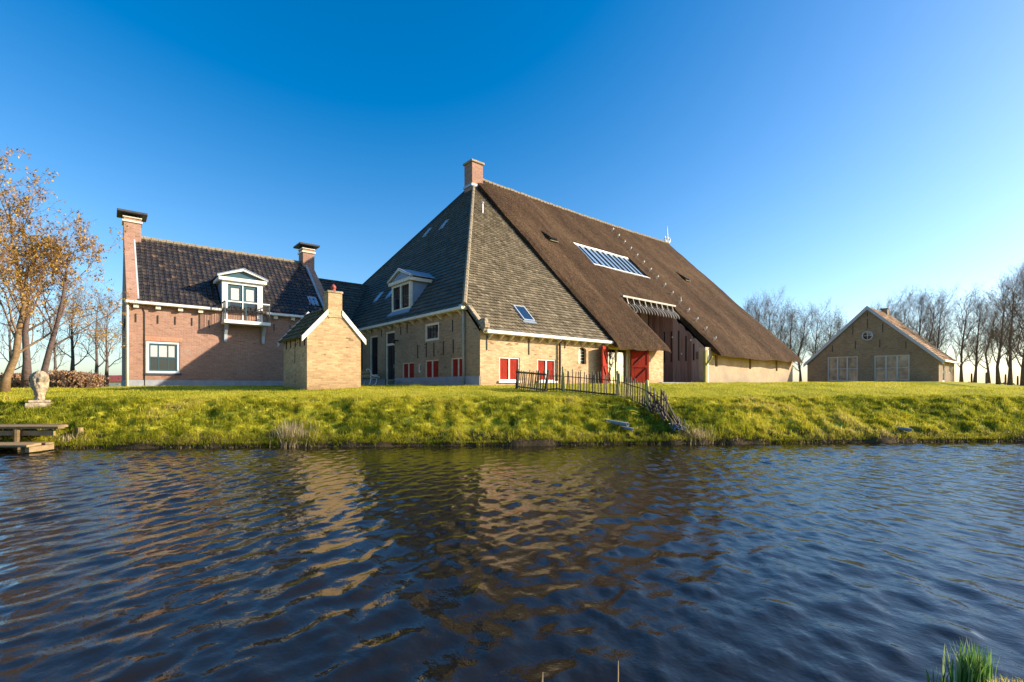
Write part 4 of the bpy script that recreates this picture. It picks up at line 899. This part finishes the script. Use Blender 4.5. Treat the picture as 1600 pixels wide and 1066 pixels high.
def on_f(s):
    for i in range(len(fp)-1):
        if s <= cum[i+1]: return fp[i].lerp(fp[i+1], (s-cum[i])/(cum[i+1]-cum[i]))
    return fp[-1]
s_ = .05
while s_ < cum[-1]-.05:
    p = on_f(s_); pale(pf, p.x, p.y, .78+rg.uniform(-.1,.07), (rg.uniform(-.05,.05), rg.uniform(-.05,.05)), rg.uniform(.026,.038)); s_ += .118+rg.uniform(-.02,.02)
for s_ in (.75, 3.0, 4.6): p = on_f(s_); pale(pf, p.x, p.y, .92, (-.06,.03), .085, 'yellowwood', .3, 'post')
for hgt in (.06, .55):
    for i in range(len(fp)-1):
        k = MB(); a, b = fp[i], fp[i+1]; k.tube([(a.x,a.y,ground_z(a.x,a.y)+hgt), (b.x,b.y,ground_z(b.x,b.y)+hgt)], .016 if hgt > .1 else .03, 5); k.build('rail', 'fencewood', pf)
# collapsed end leaning over the bank
for i in range(24):
    t = i/23; x = .95-.45*t+rg.uniform(-.1,.1); y = -7.7-1.25*t+rg.uniform(-.08,.08)
    pale(pf, x, y, .62-.2*t+rg.uniform(-.15,.1), (rg.uniform(-.5,.1), rg.uniform(.1,.75)), .034)
for (a, b, za, zb) in (((1.0,-7.4),(.45,-9.0),.62,.10), ((1.05,-7.7),(.35,-9.1),.3,-.02), ((1.0,-7.9),(.6,-8.7),.75,.15)):
    k = MB(); k.tube([(*a, ground_z(*a)+za), (*b, ground_z(*b)+zb)], .03, 5); k.build('rail', 'fencewood', pf)
hd = thing('fence_hurdle', (.42,-2.6,ground_z(.42,-2.6)), 'short leaning wooden hurdle in front of the red shuttered windows', 'hurdle')
A = Vector((.30,-1.95)); B = Vector((.56,-3.25))
for (p, t) in ((A, (.05,-.04)), (B, (.03,-.22))): pale(hd, p.x, p.y, .80, t, .075, 'fencewood', .2, 'post')
for (h0, h1, r) in ((.66,.62,.035), (.10,.06,.03)):
    k = MB(); k.tube([(A.x,A.y,ground_z(*A)+h0), (B.x,B.y-.12*h0,ground_z(*B)+h1)], r, 6); k.build('rail', 'fencewood', hd)
for i in range(13):
    t = (i+.6)/13.5; p = A.lerp(B, t); pale(hd, p.x, p.y, .72+rg.uniform(-.03,.08), (.0, -.12+rg.uniform(-.08,.05)), .036, 'jettywood' if i % 3 else 'fencewood')

def pipe(name, l, d, z, ang, L, r, label):
    p = Vector((*ld(l, d), z)); dr = RV*math.cos(ang)-FV*math.sin(ang); k = MB(); n = 12
    a_ = dr.cross(Vector((0,0,1))).normalized(); b_ = Vector((0,0,1)); vs = []
    for (t, rr) in ((-.5,r),(L,r),(L,r*.82),(-.1,r*.82)):
        for j in range(n): c_ = 2*math.pi*j/n; vs.append(p+dr*t-Vector((0,0,.06*t))+a_*(rr*math.cos(c_))+b_*(rr*math.sin(c_)))
    k.add(vs, [(i*n+j, i*n+(j+1) % n, (i+1)*n+(j+1) % n, (i+1)*n+j) for i in range(3) for j in range(n)]+[tuple(range(3*n, 4*n))])
    return tag(k.build(name, 'greypipe', None, True), label, 'pipe', 'drain pipes in the bank')
pipe('drain_pipe', 3.05, 13.75, -1.02, .9, .30, .06, 'grey drain pipe poking from the bank left of the fence end')
pipe('drain_pipe', 3.25, 13.6, -1.15, 1.0, .2, .04, 'thinner grey pipe just below the larger drain pipe')
pipe('drain_pipe', 11.3, 13.95, -1.2, 1.3, .2, .05, 'short drain pipe end low in the right bank')
# crumpled netting at the fence end
k = MB(); c_ = Vector((.56,-8.75,ground_z(.56,-8.75)+.06))
for i in range(70):
    a = Vector((rg.gauss(0,.11), rg.gauss(0,.11), abs(rg.gauss(0,.06)))); b = a+Vector((rg.gauss(0,.1), rg.gauss(0,.1), rg.gauss(0,.05))); m = a.lerp(b,.5)+Vector((0,0,.04))
    k.tube([c_+a, c_+m, c_+b], .007, 4)
tag(k.build('wire_netting', 'greypipe'), 'crumpled grey wire netting heap at the foot of the fence', 'netting')

# ------------------------------------------------------------------ grass
def tz_full(l, d):
    z = terrain(l, d); s = d-(12.88+.064*np.clip(l,-30,40)); bk = np.clip(s/.4,0,1)*np.clip((4.2-s)/1.5,0,1)
    return z+bk*(tussock(l, d)-.5)*.36+(vnoise(l, d, .8, 7)-.5)*.05
def blades(name, l, d, z, length, width, lean, az, tint, mat, parent=None, seg=True):
    n = len(l); R_ = np.random.RandomState(9)
    bx_ = CAM.x+l*RV.x+d*FV.x; by_ = CAM.y+l*RV.y+d*FV.y
    dx = np.cos(az); dy = np.sin(az); wa = az+np.pi/2+R_.uniform(-.6,.6,n); wx_ = np.cos(wa)*width/2; wy_ = np.sin(wa)*width/2
    V = np.zeros((n, 5, 3)); hm = length*.55*np.cos(lean*.6); om = length*.55*np.sin(lean*.6); ht = hm+length*.45*np.cos(lean*1.5); ot = om+length*.45*np.sin(lean*1.5)
    V[:,0] = np.stack([bx_-wx_, by_-wy_, z-.02], 1); V[:,1] = np.stack([bx_+wx_, by_+wy_, z-.02], 1)
    V[:,2] = np.stack([bx_+wx_*.8+dx*om, by_+wy_*.8+dy*om, z+hm], 1); V[:,3] = np.stack([bx_-wx_*.8+dx*om, by_-wy_*.8+dy*om, z+hm], 1)
    V[:,4] = np.stack([bx_+dx*ot, by_+dy*ot, z+ht], 1)
    b = np.arange(n)*5; qd = np.stack([b, b+1, b+2, b+3], 1); tr = np.stack([b+3, b+2, b+4], 1)
    return fast_mesh(name, V.reshape(-1,3), tr, qd, mat, parent, np.repeat(np.clip(tint,0,1), 5))
R_ = np.random.RandomState(4)
def scatter(n, l0, l1, s0, s1):
    l = R_.uniform(l0, l1, n); s = R_.uniform(s0, s1, n); return l, s+12.88+.064*np.clip(l,-30,40)
# tufts on the bank
nt = 10500; tl, td = scatter(nt, -18, 19.5, .08, 3.7); ts = td-(12.88+.064*tl)
tus = tussock(tl, td); big = vnoise(tl, td, .5, 31)
nb = 26; L_ = np.repeat(tl, nb)+R_.normal(0,.05,nt*nb); D_ = np.repeat(td, nb)+R_.normal(0,.05,nt*nb)
fade = np.clip((3.9-np.repeat(ts,nb))/1.2, .3, 1)
ln_ = (.06+.13*np.repeat(R_.rand(nt)**2*.7+tus*.5, nb))*R_.uniform(.6,1.2,nt*nb)*fade
az_ = np.where(R_.rand(nt*nb) < .5, np.repeat(R_.uniform(0,6.28,nt), nb)+R_.normal(0,.7,nt*nb), math.atan2(-FV.y,-FV.x)+R_.normal(0,1.0,nt*nb))
ti = np.repeat(.16+.40*tus+.50*(big-.42)+.22*(vnoise(tl, td, 1.1, 37)-.5)+R_.normal(0,.09,nt), nb)+R_.normal(0,.10,nt*nb)+.16*np.exp(-np.repeat(ts,nb)/.35)
gr = blades('bank_grass', L_, D_, tz_full(L_, D_), ln_, R_.uniform(.006,.014,nt*nb), np.abs(R_.normal(.75,.35,nt*nb)), az_, ti, 'grass')
tag(gr, 'tussocky yellow green grass covering the canal bank', 'grass', kind='stuff')
# lawn
n = 150000; l, d = scatter(n, -20, 24, 3.0, 11.5); keep = np.ones(n, bool); X_ = CAM.x+l*RV.x+d*FV.x; Y_ = CAM.y+l*RV.y+d*FV.y
for (a, b, c_, e) in ((0,33.2,0,24), (OX0,OX1,OY0,OY1), (LX0,LX1,LY,22), (FX0,FX1,FY0,FY1)): keep &= ~((X_ > a-.02) & (X_ < b) & (Y_ > c_-.02) & (Y_ < e))
l, d = l[keep], d[keep]; n = len(l)
gl = blades('lawn_grass', l, d, tz_full(l, d), R_.uniform(.03,.085,n)*(.5+1.0*vnoise(l,d,1.8,33)), R_.uniform(.006,.012,n), np.abs(R_.normal(.5,.3,n)), R_.uniform(0,6.28,n), .12+.42*vnoise(l,d,.9,34)+.30*vnoise(l,d,3,35)+R_.normal(0,.12,n), 'grass')
tag(gl, 'short mown lawn grass in front of the buildings', 'grass', kind='stuff')
# straw and dead reed along the waterline
n = 4500; l, d = scatter(n, -18, 19, -.03, .28); cl = vnoise(l, d*.2, 1.6, 41); keep = R_.rand(n) < np.clip((cl-.22)*2.2, .05, 1); l, d = l[keep], d[keep]; n = len(l)
gs = blades('waterline_straw', l, d, np.maximum(tz_full(l, d), WATER_Z-.03), R_.uniform(.06,.20,n)*(.5+.9*vnoise(l,d*.2,1.6,41)), R_.uniform(.006,.013,n), np.abs(R_.normal(.9,.5,n)), math.atan2(-FV.y,-FV.x)+R_.normal(0,.9,n), R_.uniform(0,.75,n)**1.3, 'straw')
n = 15000; l, d = scatter(n, -18.5, 20, .04, .30); hang = vnoise(l, d*.1, 2.4, 43)
gh = blades('overhanging_grass', l, d, np.maximum(tz_full(l, d), WATER_Z+.1), R_.uniform(.08,.24,n)*(.35+1.0*hang), R_.uniform(.006,.012,n), np.abs(R_.normal(1.35,.35,n)), math.atan2(-FV.y,-FV.x)+R_.normal(0,.6,n), .1+.55*vnoise(l, d*.3, 1.3, 44)+R_.normal(0,.15,n), 'grass')
tag(gh, 'long grass drooping over the edge of the canal bank', 'grass', kind='stuff')
tag(gs, 'dry straw coloured grass hanging over the waterline', 'dry grass', kind='stuff')
def clump(name, l0, d0, n, sp, h, label, cat, mat='straw', tint=(.3,1), wid=(.006,.012), lean=.45, zoff=0, seed=1):
    r = np.random.RandomState(seed); l = l0+r.normal(0,sp,n); d = d0+r.normal(0,sp*.6,n); z = np.maximum(tz_full(l, d), WATER_Z-.02)
    b = blades(name, l, d, z+zoff, r.uniform(.4,1,n)*h, r.uniform(*wid,n), np.abs(r.normal(lean*.7,lean*.5,n)), r.uniform(0,6.28,n), r.uniform(*tint,n), mat)
    return tag(b, label, cat)
clump('dry_reed_clump', -5.95, 13.0, 190, .2, .5, 'pale dry reed clump on the bank below the brick house', 'reeds', seed=2)
clump('dry_reed_clump', -5.7, 12.72, 200, .28, .35, 'low straw reed stubble at the water under the pale reed clump', 'reeds', seed=3)
clump('dry_reed_clump', 5.15, 13.35, 240, .2, .3, 'straw tuft at the waterline right of the fence end', 'reeds', seed=4)
clump('dry_reed_clump', -11.45, 12.5, 130, .2, .26, 'straw coloured reed tuft beside the jetty end', 'reeds', seed=5)
# near bank
n = 12000; l = R_.uniform(1.8,3.4,n); d = R_.uniform(1.5,2.75,n); ed = 1.5+1.05/(1+np.exp(-(l-2.2)/.05))+.03*np.sin(l*9); keep = d < ed-.0; l, d, ed = l[keep], d[keep], ed[keep]; n = len(l)
nz_ = lambda l, d: np.interp(1.5+1.05/(1+np.exp(-(l-2.2)/.05))+.03*np.sin(l*9)-d, [-.6,-.12,0,.15,.6,2,9], [-2.3,-1.9,-1.56,-1.42,-1.36,-1.25,-1.0])
gn = blades('near_grass', l, d, nz_(l, d), R_.uniform(.02,.06,n), R_.uniform(.002,.004,n), np.abs(R_.normal(.7,.4,n)), R_.uniform(0,6.28,n), R_.uniform(.35,1.0,n), 'grass')
tag(gn, 'yellowed short grass on the near bank corner', 'grass', kind='stuff')
n = 150; l = np.concatenate([2.345+R_.normal(0,.042,n-14), 2.22+R_.normal(0,.025,14)]); d = 2.47+R_.normal(0,.03,n)
tf = blades('bulb_plant', l, d, np.maximum(nz_(l, d), -1.5), np.concatenate([R_.uniform(.13,.25,n-14), R_.uniform(.08,.14,14)]), R_.uniform(.008,.014,n), np.abs(R_.normal(.16,.12,n)), R_.uniform(0,6.28,n), np.clip(R_.normal(.5,.3,n),0,1), 'tuft')
tag(tf, 'clump of upright green bulb leaves in the near corner', 'plant')
for (l, d, h_, lb) in ((.55,2.52,.16,'thin dry stalk standing in the water at the bottom edge'), (.155,2.52,.10,'shorter dry stalk in the water left of the other')):
    k = MB(); x, y = ld(l, d); k.tube([(x,y,WATER_Z-.3),(x+.005,y,WATER_Z+h_*.6),(x+.012,y+.004,WATER_Z+h_)], [.004,.004,.002], 5, tint=.7); tag(k.build('dry_stalk', 'straw'), lb, 'stalk')

# ------------------------------------------------------------------ trees
def make_tree(rg, base, trunk, r0, n1, len1, up=.35, lean=(0,0,0), levels=4, kids=(0,7,6,4), leafn=0, big_to=2, start=.3, droop=0, lscale=.55):
    """trunk: list of points (relative); returns MBs for trunk/limbs, twigs, leaves"""
    T, W_, Lf = MB(), MB(), MB(); base = Vector(base); lean = Vector(lean)
    def poly(p, d, L, nseg, wob, upb):
        pts = [p.copy()]; d = d.normalized()
        for i in range(nseg):
            d = (d+Vector((rg.gauss(0,wob), rg.gauss(0,wob), rg.gauss(0,wob)))+Vector((0,0,upb))+lean).normalized(); p = p+d*(L/nseg); pts.append(p.copy())
        return pts
    def at(pts, t):
        f = t*(len(pts)-1); i = min(int(f), len(pts)-2); return pts[i].lerp(pts[i+1], f-i), (pts[i+1]-pts[i]).normalized()
    tp = [base+Vector(p) for p in trunk]; m = len(tp)-1
    T.tube(tp, [r0*(1.35 if i == 0 else 1)*(1-.82*i/m) for i in range(m+1)], 9)
    todo = []
    for i in range(n1):
        t = start+(1-start)*((i+rg.random()*.8)/n1); p, d = at(tp, t); a = rg.uniform(0,6.283) if n1 < 5 else i*2.4+rg.uniform(-.5,.5)
        el = rg.uniform(.35,.95)+.45*t; dd = Vector((math.cos(a)*math.cos(el), math.sin(a)*math.cos(el), math.sin(el)))
        todo.append((p, dd, len1*(1.15-.55*t)*rg.uniform(.7,1.15), r0*(1-.7*t)*.42, 1))
    while todo:
        p, d, L, r, lv = todo.pop(); ns = 5 if lv == 1 else (4 if lv == 2 else 3)
        pts = poly(p, d, L, ns, .16 if lv < 3 else .24, up*(.35 if lv < 3 else .2)-droop*(lv >= 3))
        rads = [max(r*(1-.8*i/ns), .0035) for i in range(ns+1)]
        (T if lv < big_to else W_).tube(pts, rads, 6 if lv == 1 else (4 if lv == 2 else 3), False)
        if lv < levels:
            for j in range(kids[lv]):
                t = .22+.78*(j+rg.random())/kids[lv]; q, dq = at(pts, min(t, .999)); a = rg.uniform(0,6.283)
                side = dq.cross(Vector((math.cos(a), math.sin(a), rg.uniform(-.3,.6)))); side = side.normalized() if side.length > .01 else Vector((1,0,0))
                todo.append((q, dq*rg.uniform(.5,.9)+side*rg.uniform(.5,.95), L*rg.uniform(.38,.62), max(r*.42, .004), lv+1))
        if leafn and lv >= levels-1:
            for j in range(leafn):
                q, dq = at(pts, rg.uniform(.3,.999)); s = rg.uniform(.028,.055); a = Vector((rg.gauss(0,1), rg.gauss(0,1), rg.gauss(0,1))).normalized(); b = a.cross(Vector((rg.gauss(0,1), rg.gauss(0,1), rg.gauss(0,1)))).normalized()
                q = q+Vector((rg.gauss(0,.04), rg.gauss(0,.04), rg.gauss(0,.04)-.03)); Lf.add([q-a*s, q+b*s*.6, q+a*s, q-b*s*.6], [(0,1,2,3)], rg.random())
    return T, W_, Lf
def plant_tree(name, x, y, label, bark, twig, group=None, leafmat='leaf', **kw):
    z = ground_z(x, y)-.08; t = thing(name, (x, y, z), label, 'tree', group)
    T, W_, Lf = make_tree(kw.pop('rg'), (x, y, z), **kw); T.build('trunk', bark, t, True); c = W_.build('crown', twig, t)
    if Lf.v: Lf.build('leaves', leafmat, c)['kind'] = 'stuff'
    return t
def trunk_px(d, pts):   # offsets along camera right for a curved trunk, heights in metres
    return [(RV.x*a, RV.y*a, h_) for a, h_ in pts]
x, y = ld(-17.9, 17.0)
plant_tree('alder_tree', x, y, 'pale curved alder with orange brown leaves at the left edge', 'bark_light', 'twig', 'alders beside the brick house', rg=random.Random(1),
    trunk=trunk_px(17, [(0,0),(.12,.6),(.45,1.4),(.55,2.3),(.75,3.1),(.6,4.0),(.35,5.2),(.2,6.7)]), r0=.135, n1=13, len1=3.0, leafn=3, kids=(0,6,5,3), start=.28, up=.3, lean=(0,0,0))
x, y = ld(-19.9, 19.8)
plant_tree('alder_tree', x, y, 'dark straight alder trunk between two curved alders', 'bark_dark', 'twig', 'alders beside the brick house', rg=random.Random(2),
    trunk=trunk_px(20, [(0,0),(.02,1.2),(-.05,2.4),(.1,3.4),(0,4.5),(.1,5.8)]), r0=.15, n1=10, len1=2.8, leafn=1, kids=(0,5,4,3), start=.35)
x, y = ld(-17.1, 17.5)
plant_tree('alder_tree', x, y, 'dark leaning alder right behind the stone statue', 'bark_dark', 'twig', 'alders beside the brick house', rg=random.Random(3),
    trunk=trunk_px(17, [(0,0),(.18,.9),(.38,1.7),(.62,2.5),(.8,3.3),(.92,4.0),(1.0,4.9)]), r0=.115, n1=12, len1=2.5, leafn=3, kids=(0,6,5,3), start=.3, droop=.1)
for i, (px, d, H, lb) in enumerate(((112,30,6.2,'thin bare tree behind the hedge left of the brick house'), (150,36,6.8,'slim bare tree in the gap nearest the brick house'), (166,37,6.6,'slim bare tree touching the brick house edge'), (15,33,6.0,'small bare tree far behind the pale alder'), (85,40,6.5,'bare tree in the distance behind the brown hedge'))):
    x, y = ld((px-800)/755*d, d)
    plant_tree('bare_tree', x, y, lb, 'bark_grey', 'twig_grey', 'bare trees left of the brick house', rg=random.Random(40+i), trunk=[(0,0,0),(.05,.1,H*.3),(0,0,H*.6),(.1,0,H*.9)], r0=.12, n1=12, len1=H*.36, kids=(0,6,5,3), up=.5, start=.22)
# the wind-swept row on the right: four models, copied
protos = []
for i in range(4):
    rr = random.Random(70+i); H = 11.0
    t = thing('bare_tree', (0,0,0), 'x', 'tree'); ORG[t.name] = Vector((0,0,0))
    T, W_, _ = make_tree(rr, (0,0,0), [(0,0,0),(rr.uniform(-.2,.2),rr.uniform(-.2,.2),2),(rr.uniform(-.3,.3),rr.uniform(-.3,.3),4.5),(.3,-.3,7.5),(.5,-.5,10)], .19, 16, 4.0, .55, (.025,-.03,0), 4, (0,9,7,4), 0, 2, .2)
    T.build('trunk', 'bark_grey', t, True); W_.build('crown', 'twig_grey', t); protos.append(t)
row = [(1163,474,62),(1180,466,66),(1198,470,62),(1216,480,64),(1232,484,62),(1251,483,66),(1272,486,62),(1292,492,64),(1306,500,60),
       (1362,480,66),(1385,470,64),(1408,462,66),(1432,458,63),(1452,462,62),(1462,470,58),(1502,462,56),(1523,470,55),(1545,478,54),(1560,440,50),(1578,425,47),(1598,418,45),(1622,420,44)]
where = ['thin bare tree first beyond the thatched barn end','tall bare tree second beyond the barn end','bare tree third beyond the barn end','bare tree fourth beyond the barn end','bare tree midway between barn and small farmhouse','bare tree sixth beyond the barn end','bare tree seventh beyond the barn end','low bare tree second from the farmhouse gable on its left','low bare tree just left of the farmhouse gable',
  'bare tree top showing over the farmhouse gable peak','bare tree behind the farmhouse ridge left of its chimney','bare tree behind the farmhouse chimney','tall bare tree behind the farmhouse roof slope','bare tree behind the lower farmhouse roof','bare tree behind the farmhouse eave corner','bare tree first right of the farmhouse','bare tree second right of the farmhouse','bare tree third right of the farmhouse','bare tree fourth from the right edge side','tall bare tree second from the right edge','tallest bare tree at the right edge','bare tree cut by the right edge of the picture']
for i, ((px, py, d), lb) in enumerate(zip(row, where)):
    t = protos[i % 4] if i < 4 else copy_tree(protos[i % 4]); x, y = ld((px-800)/755*d, d); H = (603-py)/755*d+.25
    s_ = H/12.2; t.location = (x, y, ground_z(x, y)-.1); t.rotation_euler = (0, 0, (i*1.7) % .9-.4 if i % 2 else (i*1.3) % .9-.3); t.scale = (s_*.95, s_*.95, s_)
    tag(t, lb, 'tree', 'windswept bare trees on the right')
# trees beyond the right edge of the picture, seen mirrored in the glass doors
for i, (l, d, s_, lb) in enumerate(((41,26.5,1.0,'bare tree on the lawn beyond the right edge'), (46,31,1.1,'second bare tree on the lawn beyond the right edge'))):
    t = copy_tree(protos[i]); x, y = ld(l, d); t.location = (x, y, ground_z(x, y)-.1); t.scale = (s_,)*3; t.rotation_euler = (0,0,2+i); tag(t, lb, 'tree', 'windswept bare trees on the right')

# ------------------------------------------------------------------ hedge, far houses, far woodland, field posts
def hedge(l0, l1, d, h_, label, seed):
    rr = random.Random(seed); x, y = ld((l0+l1)/2, d); z = ground_z(x, y); t = thing('beech_hedge', (x, y, z), label, 'hedge', 'brown hedges on the left')
    k = MB(); s = MB()
    for i in range(90):
        l = rr.uniform(l0, l1); dd = d+rr.gauss(0,.35); p = Vector((*ld(l, dd), z-.1)); q = p+Vector((rr.gauss(0,.25), rr.gauss(0,.25), h_*rr.uniform(.6,1.1))); s.tube([p, p.lerp(q,.5)+Vector((rr.gauss(0,.1),rr.gauss(0,.1),0)), q], [.016,.012,.005], 4, False)
    for i in range(5200):
        l = rr.uniform(l0, l1); u = (2*(l-l0)/(l1-l0)-1); hh = h_*(1-.35*u*u)*(.85+.3*noise.noise(Vector((l*1.7, seed, 0)))); p = Vector((*ld(l, d+rr.gauss(0,.33)), z+hh*rr.random()**.7))
        a = Vector((rr.gauss(0,1), rr.gauss(0,1), rr.gauss(0,1))).normalized(); b = a.cross(Vector((rr.gauss(0,1), rr.gauss(0,1), .3))).normalized(); sz_ = rr.uniform(.03,.06)
        k.add([p-a*sz_, p+b*sz_*.7, p+a*sz_, p-b*sz_*.7], [(0,1,2,3)], rr.random())
    s.build('stems', 'bark_dark', t); k.build('foliage', 'hedge', t)['kind'] = 'stuff'
hedge(-19.6,-17.7,20.5,.85,'round brown leafed hedge behind the statue',1); hedge(-21.6,-20.3,20.5,.7,'low brown hedge at the foot of the pale alder',2)
def far_house(px, d, w, dp, eave, rise, wallm, roofm, label):
    x, y = ld((px-800)/755*d, d); z = ground_z(x, y); t = thing('distant_house', (x, y, z), label, 'house', 'distant houses on the left')
    P = lambda a, b, h_: (x+RV.x*a+FV.x*b, y+RV.y*a+FV.y*b, z+h_)
    k = MB(); k.hexa([P(-w/2,0,-.5),P(w/2,0,-.5),P(w/2,dp,-.5),P(-w/2,dp,-.5)], [P(-w/2,0,eave),P(w/2,0,eave),P(w/2,dp,eave),P(-w/2,dp,eave)])
    k.prism([P(-w/2,0,eave),P(-w/2,dp,eave),P(-w/2,dp/2,eave+rise-.1)], tuple(RV*w)); k.build('wall', wallm, t)
    k = MB(); o_ = .3
    k.hexa([P(-w/2-o_,-o_,eave-.1),P(w/2+o_,-o_,eave-.1),P(w/2+o_,dp/2,eave+rise),P(-w/2-o_,dp/2,eave+rise)], [P(-w/2-o_,-o_,eave+.1),P(w/2+o_,-o_,eave+.1),P(w/2+o_,dp/2,eave+rise+.2),P(-w/2-o_,dp/2,eave+rise+.2)])
    k.hexa([P(-w/2-o_,dp/2,eave+rise),P(w/2+o_,dp/2,eave+rise),P(w/2+o_,dp+o_,eave-.1),P(-w/2-o_,dp+o_,eave-.1)], [P(-w/2-o_,dp/2,eave+rise+.2),P(w/2+o_,dp/2,eave+rise+.2),P(w/2+o_,dp+o_,eave+.1),P(-w/2-o_,dp+o_,eave+.1)]); r = k.build('roof', roofm, t)
    k = MB(); a = w*.3; k.hexa([P(a-.4,dp/2-.4,eave+rise-.3),P(a+.4,dp/2-.4,eave+rise-.3),P(a+.4,dp/2+.4,eave+rise-.3),P(a-.4,dp/2+.4,eave+rise-.3)], [P(a-.4,dp/2-.4,eave+rise+1),P(a+.4,dp/2-.4,eave+rise+1),P(a+.4,dp/2+.4,eave+rise+1),P(a-.4,dp/2+.4,eave+rise+1)]); k.build('chimney', 'red', r)
    for i in range(max(2, int(w/3))):
        a = -w/2+w*(i+.5)/max(2, int(w/3)); k = MB(); k.hexa([P(a-.6,-.06,.8),P(a+.6,-.06,.8),P(a+.6,.02,.8),P(a-.6,.02,.8)], [P(a-.6,-.06,eave-.5),P(a+.6,-.06,eave-.5),P(a+.6,.02,eave-.5),P(a-.6,.02,eave-.5)]); f_ = k.build('window', 'white', t)
        k = MB(); k.hexa([P(a-.5,-.08,.9),P(a+.5,-.08,.9),P(a+.5,-.05,.9),P(a-.5,-.05,.9)], [P(a-.5,-.08,eave-.6),P(a+.5,-.08,eave-.6),P(a+.5,-.05,eave-.6),P(a-.5,-.05,eave-.6)]); k.build('pane', 'glass', f_)
far_house(165,150,11,8,1.6,2.0,'white','terracotta','distant low house with red roof right beside the brick house')
far_house(60,170,16,9,2.2,2.2,'white','terracotta','distant pale house with faded roof behind the alders'); far_house(12,175,13,9,2.0,2.0,'yellowdark','orange','distant brown house at the far left edge')
k = MB(); rr = random.Random(9)
for i in range(900):
    l = rr.uniform(-1600,1900); d = 900+rr.uniform(0,80); h_ = 5+5*max(0, noise.noise(Vector((l*.01,0,0))))+rr.uniform(0,3); w_b = rr.uniform(3,7); x, y = ld(l, d); z = -.6
    for a in (0, 2.1, 4.2):
        ca, sa = math.cos(a)*w_b, math.sin(a)*w_b; k.add([(x-ca*.8,y-sa*.8,z),(x+ca*.8,y+sa*.8,z),(x+ca,y+sa,z+h_*.6),(x,y,z+h_),(x-ca,y-sa,z+h_*.55)], [(0,1,2,3,4)])
tag(k.build('far_woodland', mat_plain('distant_wood', (.13,.12,.11), .95)), 'distant low line of woodland along the horizon', 'woodland', kind='stuff')
for i, (px, d) in enumerate(((1487,50),(1541,50),(1571,52),(1590,53),(1518,54))):
    x, y = ld((px-800)/755*d, d); z = ground_z(x, y); k = MB(); k.tube([(x,y,z-.2),(x,y,z+.6),(x+.02,y,z+1.05)], [.09,.085,.07], 7); tag(k.build('field_post', 'fencewood'), ['grey post right beside the small farmhouse','stout field post third of five on the right','field post fourth of five on the right','field post last of five at the right edge','field post second of five on the right'][i], 'post', 'field posts on the right')
